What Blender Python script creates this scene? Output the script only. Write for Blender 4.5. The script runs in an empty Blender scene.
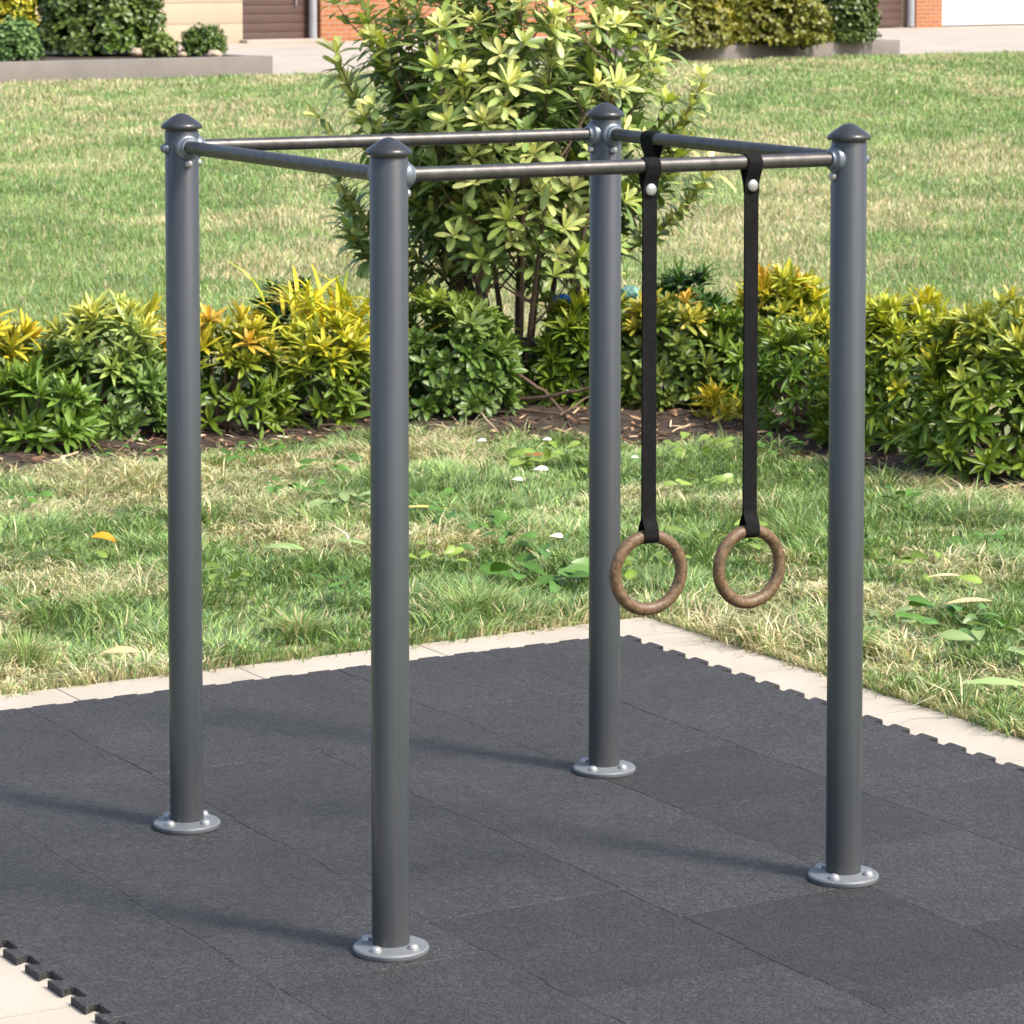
import bpy, bmesh, math, random
import numpy as np
from mathutils import Vector, Matrix
rng = np.random.default_rng(11); random.seed(5)
scene = bpy.context.scene
COL = scene.collection
PI = math.pi

# ------------------------------------------------------------------ camera model
F_PX, PITCH, CAM_H, SHIFT = 3285.9, 0.077, 2.583, -311.5
def G(px, py, z=0.0):
    """point of the plane height z that the photo shows at a pixel"""
    x = (px-512)/F_PX; y = -(py-512-SHIFT)/F_PX
    c, s = math.cos(PITCH), math.sin(PITCH)
    t = (z-CAM_H)/(-s+y*c)
    return Vector((x*t, (c+y*s)*t, z))
YAW = 0.53
U = Vector((math.cos(YAW), math.sin(YAW), 0)); V = Vector((-math.sin(YAW), math.cos(YAW), 0))
def UV(u, v, z=0.0): return U*u + V*v + Vector((0, 0, z))
GROUND = -0.035

# ------------------------------------------------------------------ helpers
def link(o, parent=None):
    COL.objects.link(o)
    if parent: o.parent = parent
    return o
def tag(o, label=None, cat=None, group=None, kind=None):
    if label: o['label'] = label
    if cat: o['category'] = cat
    if group: o['group'] = group
    if kind: o['kind'] = kind
    return o
def thing(name, label, cat, loc=(0, 0, 0), rz=0, group=None):
    o = bpy.data.objects.new(name, None); o.empty_display_size = .1
    link(o); o.location = loc; o.rotation_euler = (0, 0, rz)
    return tag(o, label, cat, group)
def obj(name, bm, mat, parent=None, smooth=35):
    me = bpy.data.meshes.new(name)
    bmesh.ops.recalc_face_normals(bm, faces=bm.faces[:])
    bm.to_mesh(me); bm.free()
    if smooth:
        me.shade_smooth(); me.set_sharp_from_angle(angle=math.radians(smooth))
    me.materials.append(mat)
    return link(bpy.data.objects.new(name, me), parent)
def np_obj(name, Vt, quads, colors, mat, parent=None, smooth=True):
    """one mesh from numpy arrays; colors are per vertex pigment"""
    me = bpy.data.meshes.new(name)
    nv = len(Vt); nf, k = quads.shape
    me.vertices.add(nv); me.vertices.foreach_set('co', np.ascontiguousarray(Vt, dtype=np.float32).ravel())
    me.loops.add(nf*k); me.loops.foreach_set('vertex_index', np.ascontiguousarray(quads, dtype=np.int32).ravel())
    me.polygons.add(nf); me.polygons.foreach_set('loop_start', np.arange(0, nf*k, k, dtype=np.int32))
    me.polygons.foreach_set('loop_total', np.full(nf, k, dtype=np.int32))
    me.polygons.foreach_set('use_smooth', np.full(nf, smooth, dtype=bool))
    me.update(calc_edges=True)
    if colors is not None:
        a = me.color_attributes.new('Pigment', 'FLOAT_COLOR', 'POINT')
        c4 = np.ones((nv, 4), dtype=np.float32); c4[:, :3] = np.clip(colors, 0, 1)
        a.data.foreach_set('color', c4.ravel())
    me.materials.append(mat)
    return link(bpy.data.objects.new(name, me), parent)
def frame_for(d):
    d = Vector(d).normalized(); a = Vector((0, 0, 1)) if abs(d.z) < .9 else Vector((1, 0, 0))
    s = d.cross(a).normalized(); return s, d.cross(s).normalized(), d
def add_lathe(bm, prof, base=(0, 0, 0), axis=(0, 0, 1), n=48):
    s, t, d = frame_for(axis); base = Vector(base); rings = []
    for r, h in prof:
        if r < 1e-6: rings.append([bm.verts.new(base+d*h)])
        else: rings.append([bm.verts.new(base+d*h+(s*math.cos(2*PI*i/n)+t*math.sin(2*PI*i/n))*r) for i in range(n)])
    for a, b in zip(rings, rings[1:]):
        for i in range(n):
            j = (i+1) % n
            if len(a) == 1 and len(b) == 1: continue
            if len(a) == 1: bm.faces.new((a[0], b[j], b[i]))
            elif len(b) == 1: bm.faces.new((a[i], a[j], b[0]))
            else: bm.faces.new((a[i], a[j], b[j], b[i]))
def add_tube(bm, pts, rad, n=8, cap=True):
    pts = [Vector(p) for p in pts]; rings = []
    if not hasattr(rad, '__len__'): rad = [rad]*len(pts)
    d0 = (pts[1]-pts[0]).normalized(); s, t, _ = frame_for(d0)
    for i, p in enumerate(pts):
        d = (pts[min(i+1, len(pts)-1)]-pts[max(i-1, 0)]).normalized()
        s = (s-d*s.dot(d)).normalized(); t = d.cross(s)
        rings.append([bm.verts.new(p+(s*math.cos(2*PI*k/n)+t*math.sin(2*PI*k/n))*rad[i]) for k in range(n)])
    for a, b in zip(rings, rings[1:]):
        for k in range(n): bm.faces.new((a[k], a[(k+1) % n], b[(k+1) % n], b[k]))
    if cap: bm.faces.new(rings[0][::-1]); bm.faces.new(rings[-1])
def add_box(bm, c, size, rz=0, bevel=0):
    m = Matrix.Translation(Vector(c)) @ Matrix.Rotation(rz, 4, 'Z') @ Matrix.Diagonal((*size, 1))
    r = bmesh.ops.create_cube(bm, size=1, matrix=m)
    if bevel:
        es = {e for v in r['verts'] for e in v.link_edges}
        bmesh.ops.bevel(bm, geom=list(es), offset=bevel, segments=2, affect='EDGES', profile=.6)
def add_prism(bm, poly, z0, z1, bevel=0):
    vs = [bm.verts.new((p[0], p[1], z1)) for p in poly]
    f = bm.faces.new(vs)
    r = bmesh.ops.extrude_face_region(bm, geom=[f])
    nv = [e for e in r['geom'] if isinstance(e, bmesh.types.BMVert)]
    for v in nv: v.co.z = z0
    if bevel:
        es = [e for e in f.edges] if f.is_valid else []
        es = [e for v in vs if v.is_valid for e in v.link_edges if all(abs(w.co.z-z1) < 1e-6 for w in e.verts)]
        bmesh.ops.bevel(bm, geom=list(set(es)), offset=bevel, segments=1, affect='EDGES')

# value noise in numpy
_tab = rng.random((256, 256))
def vnoise(x, y, seed=0):
    x = np.asarray(x)+seed*17.31; y = np.asarray(y)+seed*9.77
    xi = np.floor(x).astype(int); yi = np.floor(y).astype(int); fx = x-xi; fy = y-yi
    fx = fx*fx*(3-2*fx); fy = fy*fy*(3-2*fy)
    g = lambda a, b: _tab[a & 255, b & 255]
    return (g(xi, yi)*(1-fx)+g(xi+1, yi)*fx)*(1-fy)+(g(xi, yi+1)*(1-fx)+g(xi+1, yi+1)*fx)*fy
def fbm(x, y, seed=0, o=3):
    s = 0; a = .5; tot = 0
    for k in range(o):
        s = s+a*vnoise(x*2**k, y*2**k, seed+k*3); tot += a; a *= .55
    return s/tot
def sstep(a, b, x): t = np.clip((x-a)/(b-a), 0, 1); return t*t*(3-2*t)

# ------------------------------------------------------------------ materials
def new_mat(name):
    m = bpy.data.materials.new(name); m.use_nodes = True
    nt = m.node_tree; b = nt.nodes['Principled BSDF']; return m, nt, b
def nn(nt, t, **kw):
    n = nt.nodes.new(t)
    for k, v in kw.items():
        if k in n.inputs.keys(): n.inputs[k].default_value = v
        else: setattr(n, k, v)
    return n
def ramp(nt, fac, stops):
    r = nt.nodes.new('ShaderNodeValToRGB'); nt.links.new(fac, r.inputs[0])
    e = r.color_ramp.elements
    while len(e) < len(stops): e.new(.5)
    for el, (p, c) in zip(e, stops): el.position = p; el.color = (*c, 1)
    return r.outputs[0]
def pos(nt): return nn(nt, 'ShaderNodeNewGeometry').outputs['Position']
def noise(nt, vec, scale, detail=4, rough=.55, dist=0):
    n = nn(nt, 'ShaderNodeTexNoise'); n.inputs['Scale'].default_value = scale
    n.inputs['Detail'].default_value = detail; n.inputs['Roughness'].default_value = rough; n.inputs['Distortion'].default_value = dist
    nt.links.new(vec, n.inputs['Vector']); return n.outputs['Fac']
def bump(nt, h, b, strength=.3, dist=.002):
    n = nn(nt, 'ShaderNodeBump'); n.inputs['Strength'].default_value = strength; n.inputs['Distance'].default_value = dist
    nt.links.new(h, n.inputs['Height']); nt.links.new(n.outputs[0], b.inputs['Normal'])
def math_n(nt, op, a, b2):
    n = nn(nt, 'ShaderNodeMath', operation=op)
    for i, v in enumerate((a, b2)):
        if isinstance(v, (int, float)): n.inputs[i].default_value = v
        else: nt.links.new(v, n.inputs[i])
    return n.outputs[0]
def mixc(nt, fac, a, b2, mode='MIX'):
    n = nn(nt, 'ShaderNodeMix', data_type='RGBA', blend_type=mode)
    for k, v in ((0, fac), (6, a), (7, b2)):
        if isinstance(v, (int, float)): n.inputs[k].default_value = v
        elif isinstance(v, tuple): n.inputs[k].default_value = (*v, 1)
        else: nt.links.new(v, n.inputs[k])
    return n.outputs[2]
def surf(name, c1, c2, scale=8, rough=.5, metal=0, bump_s=0, bump_scale=200, bump_d=.001, rvar=.1, spec=None):
    m, nt, b = new_mat(name); p = nn(nt, 'ShaderNodeTexCoord').outputs['Object']
    f = noise(nt, p, scale, 5)
    nt.links.new(ramp(nt, f, [(.3, c1), (.7, c2)]), b.inputs['Base Color'])
    b.inputs['Metallic'].default_value = metal
    r = nn(nt, 'ShaderNodeMapRange'); r.inputs[3].default_value = max(0, rough-rvar); r.inputs[4].default_value = min(1, rough+rvar)
    nt.links.new(noise(nt, p, scale*3.1, 4), r.inputs[0]); nt.links.new(r.outputs[0], b.inputs['Roughness'])
    if spec is not None: b.inputs['Specular IOR Level'].default_value = spec
    if bump_s: bump(nt, noise(nt, p, bump_scale, 3), b, bump_s, bump_d)
    return m
M = {}
m, nt, b = new_mat('powder_coated_grey'); p = pos(nt)
mp = nn(nt, 'ShaderNodeMapping'); mp.inputs['Scale'].default_value = (60, 60, 1.6); nt.links.new(p, mp.inputs['Vector'])
c = ramp(nt, noise(nt, mp.outputs[0], 1.0, 5, .6), [(.3, (.0395, .0455, .0535)), (.7, (.052, .059, .068))])
c = mixc(nt, ramp(nt, noise(nt, p, 38, 5, .75), [(.66, (0, 0, 0)), (.80, (.22, .22, .22))]), c, (.13, .125, .12))
sx = nn(nt, 'ShaderNodeSeparateXYZ'); nt.links.new(p, sx.inputs[0])
dz = nn(nt, 'ShaderNodeMapRange'); dz.inputs[1].default_value = .02; dz.inputs[2].default_value = .22; dz.inputs[3].default_value = .35; dz.inputs[4].default_value = 0; nt.links.new(sx.outputs[2], dz.inputs[0])
c = mixc(nt, math_n(nt, 'MULTIPLY', dz.outputs[0], noise(nt, p, 24, 5, .7)), c, (.12, .11, .10))
nt.links.new(c, b.inputs['Base Color']); b.inputs['Metallic'].default_value = .12
r = nn(nt, 'ShaderNodeMapRange'); r.inputs[3].default_value = .24; r.inputs[4].default_value = .36
nt.links.new(noise(nt, mp.outputs[0], 1.7, 4), r.inputs[0]); nt.links.new(r.outputs[0], b.inputs['Roughness'])
bump(nt, noise(nt, p, 700, 3), b, .2, .0004); M['post'] = m
M['cap'] = surf('cap_plastic_grey', (.020, .022, .025), (.026, .028, .032), 20, .33, 0, .1, 500, .0004, .06)
M['flange'] = surf('flange_grey_paint', (.11, .123, .136), (.145, .158, .172), 18, .55, .05, .15, 400, .0005)
M['zinc'] = surf('zinc_plated_steel', (.11, .135, .165), (.15, .18, .215), 40, .38, .4, 0)
M['bolt'] = surf('bright_bolt_steel', (.34, .345, .352), (.43, .435, .442), 60, .40, .6, 0)
M['bar'] = surf('dark_worn_steel', (.062, .060, .059), (.105, .10, .097), 30, .42, .7, .12, 300, .0004, .1)
# webbing
m, nt, b = new_mat('black_webbing'); p = nn(nt, 'ShaderNodeTexCoord').outputs['Object']
nt.links.new(ramp(nt, noise(nt, p, 60, 4), [(.3, (.0045, .0046, .005)), (.75, (.0105, .0107, .0115))]), b.inputs['Base Color'])
b.inputs['Roughness'].default_value = .8; b.inputs['Specular IOR Level'].default_value = .12
w = nn(nt, 'ShaderNodeTexWave', wave_type='BANDS', bands_direction='Z'); w.inputs['Scale'].default_value = 260; w.inputs['Distortion'].default_value = .6
nt.links.new(p, w.inputs['Vector']); bump(nt, w.outputs['Fac'], b, .35, .0006); M['web'] = m
# ring wood
m, nt, b = new_mat('weathered_ring_wood'); p = nn(nt, 'ShaderNodeTexCoord').outputs['Object']
mp = nn(nt, 'ShaderNodeMapping'); mp.inputs['Scale'].default_value = (16, 40, 16); nt.links.new(p, mp.inputs['Vector'])
f1 = noise(nt, mp.outputs[0], 4, 6, .65, .6); f2 = noise(nt, p, 90, 5, .7)
base = ramp(nt, f1, [(.30, (.040, .025, .013)), (.48, (.108, .064, .030)), (.72, (.215, .142, .076))])
nt.links.new(mixc(nt, ramp(nt, f2, [(.60, (0, 0, 0)), (.78, (.8, .8, .8))]), base, (.28, .215, .145)), b.inputs['Base Color'])
b.inputs['Roughness'].default_value = .5; bump(nt, f2, b, .35, .001); M['wood'] = m
# rubber mat
m, nt, b = new_mat('rubber_mat'); p = pos(nt)
oi = nn(nt, 'ShaderNodeObjectInfo').outputs['Color']
nd = nn(nt, 'ShaderNodeTexNoise'); nd.inputs['Scale'].default_value = 45; nd.inputs['Detail'].default_value = 2; nt.links.new(p, nd.inputs['Vector'])
off = nn(nt, 'ShaderNodeVectorMath', operation='SCALE'); nt.links.new(nd.outputs['Color'], off.inputs[0]); off.inputs['Scale'].default_value = .042
add = nn(nt, 'ShaderNodeVectorMath', operation='ADD'); nt.links.new(p, add.inputs[0]); nt.links.new(off.outputs[0], add.inputs[1])
vo = nn(nt, 'ShaderNodeTexVoronoi', feature='DISTANCE_TO_EDGE'); vo.inputs['Scale'].default_value = 46; nt.links.new(add.outputs[0], vo.inputs['Vector'])
vein = ramp(nt, vo.outputs['Distance'], [(0, (.30, .30, .30)), (.07, (.72, .72, .72)), (.12, (1.12, 1.12, 1.12)), (.22, (1, 1, 1))])
vc = nn(nt, 'ShaderNodeTexVoronoi'); vc.inputs['Scale'].default_value = 46; nt.links.new(add.outputs[0], vc.inputs['Vector'])
cell = nn(nt, 'ShaderNodeSeparateColor'); nt.links.new(vc.outputs['Color'], cell.inputs[0])
blot = ramp(nt, noise(nt, p, 2.6, 5, .6), [(.3, (.80, .80, .81)), (.72, (1.2, 1.19, 1.18))])
cellr = ramp(nt, cell.outputs[0], [(0, (.82, .82, .83)), (1, (1.18, 1.18, 1.2))])
fine = ramp(nt, noise(nt, p, 230, 3, .7), [(.28, (.50, .50, .50)), (.76, (1.7, 1.7, 1.72))])
c = mixc(nt, 1.0, oi, blot, 'MULTIPLY'); c = mixc(nt, 1.0, c, cellr, 'MULTIPLY'); c = mixc(nt, 1.0, c, fine, 'MULTIPLY'); c = mixc(nt, 1.0, c, vein, 'MULTIPLY')
nt.links.new(c, b.inputs['Base Color']); b.inputs['Roughness'].default_value = .72
h = math_n(nt, 'ADD', math_n(nt, 'MINIMUM', math_n(nt, 'MULTIPLY', vo.outputs['Distance'], 4), .6), math_n(nt, 'MULTIPLY', noise(nt, p, 300, 3), .5))
bump(nt, h, b, .8, .0035); M['mat'] = m
# concrete
def concrete(name, a, c2, sc=1.0):
    m, nt, b = new_mat(name); p = pos(nt)
    c = ramp(nt, noise(nt, p, 2.2*sc, 6, .6), [(.3, a), (.7, c2)])
    c = mixc(nt, 1.0, c, ramp(nt, noise(nt, p, 160*sc, 3, .7), [(.25, (.82, .82, .82)), (.7, (1.08, 1.08, 1.08))]), 'MULTIPLY')
    st = ramp(nt, noise(nt, p, 9*sc, 5, .7), [(.62, (1, 1, 1)), (.78, (.80, .76, .70))])
    nt.links.new(mixc(nt, 1.0, c, st, 'MULTIPLY'), b.inputs['Base Color']); b.inputs['Roughness'].default_value = .85
    bump(nt, noise(nt, p, 220*sc, 4), b, .3, .001); return m
M['conc'] = concrete('pale_concrete', (.355, .315, .26), (.43, .39, .33))
M['path'] = concrete('path_concrete', (.34, .295, .25), (.41, .365, .315), .3)
M['kerb'] = surf('planter_stone', (.155, .137, .128), (.21, .185, .172), 1.5, .85, 0, .3, 30, .01)
M['render'] = surf('cream_render', (.37, .30, .215), (.42, .345, .255), .6, .9, 0, .2, 40, .004)
M['door'] = surf('brown_door_paint', (.075, .042, .034), (.092, .052, .043), 2, .5)
M['white'] = surf('white_garage_paint', (.62, .62, .61), (.68, .68, .67), 1, .5)
M['pipe'] = surf('grey_pipe_paint', (.26, .27, .29), (.32, .33, .35), 2, .5)
M['roof'] = surf('roof_tiles', (.10, .07, .06), (.16, .11, .09), 2, .8)
m, nt, b = new_mat('brick'); p = nn(nt, 'ShaderNodeTexCoord').outputs['Object']
mp = nn(nt, 'ShaderNodeMapping'); mp.inputs['Rotation'].default_value = (PI/2, 0, 0); nt.links.new(p, mp.inputs['Vector'])
br = nn(nt, 'ShaderNodeTexBrick'); br.inputs['Scale'].default_value = 1.0; br.inputs['Brick Width'].default_value = .4; br.inputs['Row Height'].default_value = .13
br.inputs['Mortar Size'].default_value = .012; br.inputs['Color1'].default_value = (.40, .15, .055, 1); br.inputs['Color2'].default_value = (.32, .115, .045, 1); br.inputs['Mortar'].default_value = (.32, .26, .21, 1)
nt.links.new(mp.outputs[0], br.inputs['Vector']); nt.links.new(br.outputs['Color'], b.inputs['Base Color']); b.inputs['Roughness'].default_value = .85; M['brick'] = m
# ground / soil
m, nt, b = new_mat('lawn_ground'); p = pos(nt)
f = noise(nt, p, 1.1, 6, .6); f2 = noise(nt, p, 14, 5, .65)
c = ramp(nt, f, [(.36, (.10, .15, .045)), (.54, (.17, .20, .075)), (.68, (.32, .29, .15))])
nt.links.new(mixc(nt, 1.0, c, ramp(nt, f2, [(.3, (.62, .62, .62)), (.75, (1.2, 1.2, 1.2))]), 'MULTIPLY'), b.inputs['Base Color'])
b.inputs['Roughness'].default_value = .95; bump(nt, f2, b, .6, .02); M['ground'] = m
m, nt, b = new_mat('bed_soil'); p = pos(nt)
f = noise(nt, p, 22, 6, .7); f2 = noise(nt, p, 5, 4)
c = ramp(nt, f, [(.3, (.024, .017, .012)), (.55, (.066, .045, .031)), (.75, (.14, .10, .07))])
nt.links.new(mixc(nt, 1.0, c, ramp(nt, f2, [(.3, (.75, .72, .7)), (.7, (1.1, 1.1, 1.1))]), 'MULTIPLY'), b.inputs['Base Color']); b.inputs['Roughness'].default_value = .95
bump(nt, f, b, .9, .04); M['soil'] = m
def pigment(name, rough=.45, trans=.25, spec=.4, tint=(1.25, 1.25, .7)):
    m, nt, b = new_mat(name); a = nn(nt, 'ShaderNodeVertexColor', layer_name='Pigment').outputs['Color']
    nt.links.new(a, b.inputs['Base Color']); b.inputs['Roughness'].default_value = rough; b.inputs['Specular IOR Level'].default_value = spec
    if trans:
        t = nn(nt, 'ShaderNodeBsdfTranslucent'); nt.links.new(mixc(nt, 1.0, a, tint, 'MULTIPLY'), t.inputs['Color'])
        mx = nn(nt, 'ShaderNodeMixShader'); mx.inputs[0].default_value = trans
        nt.links.new(b.outputs[0], mx.inputs[1]); nt.links.new(t.outputs[0], mx.inputs[2])
        nt.links.new(mx.outputs[0], nt.nodes['Material Output'].inputs['Surface'])
    return m
M['leaf'] = pigment('leaf_pigment', .40, .16, .42)
M['grass'] = pigment('grass_pigment', .55, .2, .3)
M['litter'] = pigment('litter_pigment', .8, 0, .2)
M['bark'] = surf('twig_bark', (.085, .052, .036), (.16, .105, .075), 14, .8, 0, .5, 60, .004)
M['rock'] = surf('tan_rock', (.30, .22, .16), (.42, .33, .25), 3, .85, 0, .5, 12, .02)
M['blue'] = surf('blue_plastic', (.02, .13, .48), (.03, .2, .62), 12, .35)
M['teal'] = surf('teal_plastic', (.25, .52, .45), (.34, .62, .54), 12, .5)
M['navy'] = surf('navy_plastic', (.012, .03, .055), (.02, .045, .08), 12, .5)

# ------------------------------------------------------------------ ground, concrete border, bed
bm = bmesh.new()
add_prism(bm, [(-220, -60), (260, -60), (260, 330), (-220, 330)], GROUND-.3, GROUND)
tag(obj('ground', bm, M['ground'], smooth=0), kind='structure')

MU0, MU1, MV1 = 3.09, 6.54, 10.35          # mat extents in yard axes
CU1, CV1 = 6.845, 10.655                   # outer edges of the concrete
bm = bmesh.new(); gap = .0026; zc = -.02
def slab(u0, u1, v0, v1):
    add_prism(bm, [UV(u0+gap, v0+gap), UV(u1-gap, v0+gap), UV(u1-gap, v1-gap), UV(u0+gap, v1-gap)], -.12, zc)
us = [1.5, 2.22, 2.94, 3.66, 4.38, 5.08, 5.83, 6.53]
for a_, b_ in zip(us, us[1:]): slab(a_, b_, 10.2, CV1)
vs = [4.5, 5.2, 5.93, 6.66, 7.4, 8.13, 8.87, 9.61, 10.35, CV1]
for a_, b_ in zip(vs, vs[1:]): slab(6.53, CU1, a_, b_)
vs = [4.5, 5.9, 7.385, 8.8, 10.2]
for a_, b_ in zip(vs, vs[1:]):
    slab(1.5, 2.3, a_, b_); slab(2.3, 3.66, a_, b_)
    for k in range(4): slab(3.66+.7175*k, 3.66+.7175*(k+1), a_, b_)
tag(obj('pavement', bm, M['conc'], smooth=0), kind='structure')

BED_FRONT = [(-6, 13.2), (-4, 14.8), (-2.53, 16.06), (-1.86, 16.72), (-1.39, 17.12), (-.6, 17.45), (.04, 17.42), (.68, 17.22), (1.0, 17.1), (1.48, 16.72), (1.9, 16.05), (2.43, 15.5), (3.5, 14.6), (5.5, 13.4)]
bx = np.array([q[0] for q in BED_FRONT]); by = np.array([q[1] for q in BED_FRONT])-.24
def bed_front(x): return np.interp(x, bx, by)
def bed_back(x): return bed_front(x)+2.05+.9*np.exp(-(np.asarray(x)/1.1)**2)
xs = np.linspace(-6, 5.5, 90); J = .035*np.sin(xs*23)+.03*np.sin(xs*51+1)
n2 = 22; vv = []
for x, j in zip(xs, J):
    f0, b0 = float(bed_front(x))+j, float(bed_back(x))
    for k in range(n2):
        t = k/(n2-1); y = f0+(b0-f0)*t
        z = -.024+.05*math.sin(PI*min(1, t*1.02))**.7+.03*float(fbm(x*6, y*6, 4))*math.sin(PI*t)
        vv.append((x, y, z))
vv = np.array(vv); idx = np.arange(len(xs)*n2).reshape(len(xs), n2)
q = np.stack([idx[:-1, :-1], idx[1:, :-1], idx[1:, 1:], idx[:-1, 1:]], -1).reshape(-1, 4)
tag(np_obj('soil', vv, q, None, M['soil']), kind='structure')

# ------------------------------------------------------------------ rubber tiles
PT = .15
def dove(c, t0, t1, a, sgn=1):
    """interlocking edge: list of (offset, t) for whole periods between t0 and t1"""
    out = []; n = int(round((t1-t0)/PT))
    for k in range(n):
        b0 = t0+k*PT
        out += [(c-a, b0+.31*PT), (c+a*.55, b0+.20*PT), (c+a, b0+.235*PT), (c+a, b0+.765*PT), (c+a*.55, b0+.80*PT), (c-a, b0+.69*PT)]
    return out
cols = [3.09, 3.54, 4.14, 4.74, 5.34, 5.94, 6.54]
seams = [[10.35, 9.9, 9.0, 8.1, 7.2, 6.3], [10.35, 9.45, 8.55, 7.65, 7.2, 6.3], [10.35, 9.3, 8.4, 7.5, 6.75, 5.85, 5.4],
         [10.35, 9.9, 9.0, 8.1, 7.2, 6.3, 5.4], [10.35, 9.6, 8.7, 8.1, 7.5, 6.75, 5.85, 5.4], [10.35, 9.75, 8.85, 7.95, 7.05, 6.15, 5.4]]
shade = [[1, 1.05, .94, .98, 1.05], [.97, 1.05, .92, 1.02, .9], [1.06, .94, .98, .76, 1.06, .97], [1.0, .94, 1.05, 1.10, .70, 1.06],
         [1.04, .95, .73, .78, 1.08, .70, 1.0], [1.0, 1.05, 1.08, .96, 1.12, .84]]
colname = ['toothed left edge column', 'second column from the left edge', 'third column from the left edge', 'fourth column from the left edge', 'fifth column from the left edge', 'column along the right concrete strip']
ordn = ['farthest', 'second farthest', 'third farthest', 'fourth farthest', 'fifth farthest', 'sixth farthest', 'seventh farthest']
TG = .0012
for ci in range(6):
    for ri in range(len(seams[ci])-1):
        v1, v0 = seams[ci][ri], seams[ci][ri+1]; u0, u1 = cols[ci], cols[ci+1]
        aL = .019 if ci == 0 else .0055; aR = .020 if ci == 5 else .0055
        poly = []
        def step_edge(c_):
            out = []; k0 = int(round(v0/PT)); k1 = int(round(v1/PT))
            for k_ in range(k0, k1):
                o_ = .0045 if (k_//2) % 2 else -.0045
                out += [(c_+o_, k_*PT+(TG if k_ == k0 else .004)), (c_+o_, (k_+1)*PT-(TG if k_ == k1-1 else .004))]
            return out
        eR = [(u1-aR, v0+TG)]+dove(u1, v0, v1, aR)+[(u1-aR, v1-TG)] if ci == 5 else step_edge(u1)
        eL = [(u0-aL, v0+TG)]+dove(u0, v0, v1, aL)+[(u0-aL, v1-TG)] if ci == 0 else step_edge(u0)
        poly += [UV(a_-TG*.5, t) for a_, t in eR]
        if ri == 0:
            eT = dove(v1, u0, u1, .008)
            poly += [UV(t, a_) for a_, t in eT[::-1]]
        poly += [UV(a_+TG*.5, t) for a_, t in eL[::-1]]
        bm = bmesh.new(); add_prism(bm, poly, -.0195, 0, .0018)
        cen = UV((u0+u1)/2, (v0+v1)/2)
        bmesh.ops.translate(bm, verts=bm.verts[:], vec=-cen)
        s = shade[ci][ri]
        o = obj('rubber_tile', bm, M['mat'], smooth=0); o.location = cen+Vector((0, 0, random.uniform(-.0006, .0002)))
        o.color = (.0318*s, .0319*s, .0326*s, 1)
        tone = 'dark charcoal' if s < .9 else 'grey charcoal'
        tag(o, f'{tone} rubber tile, {ordn[ri]} in the {colname[ci]}', 'floor tile', 'interlocking rubber floor tiles')

# ------------------------------------------------------------------ pull-up frame
A_F = .491
FU = Vector((math.cos(A_F), math.sin(A_F), 0)); FV = Vector((-math.sin(A_F), math.cos(A_F), 0))
W_F, D_F = 1.403, 1.358
PF = Vector((-.3123, 8.3034, 0))
PP = dict(F=PF, R=PF+FU*W_F+Vector((-.004, 0, 0)), L=PF+FV*D_F+Vector((-.005, .01, 0)), B=PF+FU*W_F+FV*D_F+Vector((.005, 0, 0)))
ctr = sum(PP.values(), Vector())/4
rig = thing('pull_up_frame', 'grey square four-post pull-up frame with steel bars, bolted to the black mat', 'exercise frame', ctr)
PR, BR, BZ = .0492, .0195, 2.006
def dome_prof(r, h, n=7): return [(r*math.cos(k/n*PI/2), h*math.sin(k/n*PI/2)) for k in range(n)]+[(0, h)]
toward = dict(F=[FU, FV], R=[-FU, FV], L=[FU, -FV], B=[-FU, -FV])
postlab = dict(F='front post nearest the camera', R='right post beside the rings', L='left post', B='back post in front of the tall shrub')
for key, P in PP.items():
    loc = P-ctr
    bm = bmesh.new(); add_lathe(bm, [(PR, .012), (PR, 2.050), (PR-.002, 2.053), (0, 2.053)], loc, n=72)
    post = obj('post', bm, M['post'], rig); post['label'] = postlab[key]
    bm = bmesh.new()
    add_lathe(bm, [(PR-.002, 2.050), (PR-.002, 2.0580), (.0585, 2.0588), (.0600, 2.0620), (.0592, 2.0670), (.057, 2.0715), (.052, 2.0755), (.041, 2.0835), (.028, 2.0925), (.016, 2.0995), (.007, 2.1025), (0, 2.1032)], loc, n=64)
    obj('cap', bm, M['cap'], post, 60)
    bm = bmesh.new()
    add_lathe(bm, [(.0965, .0005), (.0985, .003), (.0985, .0125), (.095, .0165), (.070, .0195), (.056, .0222), (PR+.0005, .0235), (PR-.001, .0235)], loc, n=72)
    fl = obj('base_flange', bm, M['flange'], post, 40)
    for k in range(4):
        a = -PI/2-.55+k*PI/2+.12*random.uniform(-1, 1); q = loc+Vector((math.cos(a), math.sin(a), 0))*.0725
        bm = bmesh.new(); add_lathe(bm, [(.0165, .0165), (.0165, .0195), (.0142, .0200), (.0142, .0230), (.0125, .0275), (.009, .0305), (.0045, .0322), (0, .0325)], q, n=24)
        obj('flange_bolt', bm, M['bolt'], post, 45)
    # carriage-bolt heads on the faces away from the bars
    for d in dict(F=[], R=[-FU], L=[FU], B=[-FU, -FV])[key]:
        bm = bmesh.new()
        base = loc+Vector((0, 0, BZ-.004))-d*(PR-.002)
        add_lathe(bm, [(.017, 0), (.017, .005), (.0135, .0055), (.0130, .010), (.0105, .0145), (.006, .0175), (0, .0185)], base, -d, n=24)
        obj('bolt_head', bm, M['zinc'], post, 50)
barlab = {('F', 'R'): 'front bar the ring straps hang from', ('L', 'B'): 'rear left bar across the tall shrub', ('F', 'L'): 'left side bar', ('R', 'B'): 'right side bar'}
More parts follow.
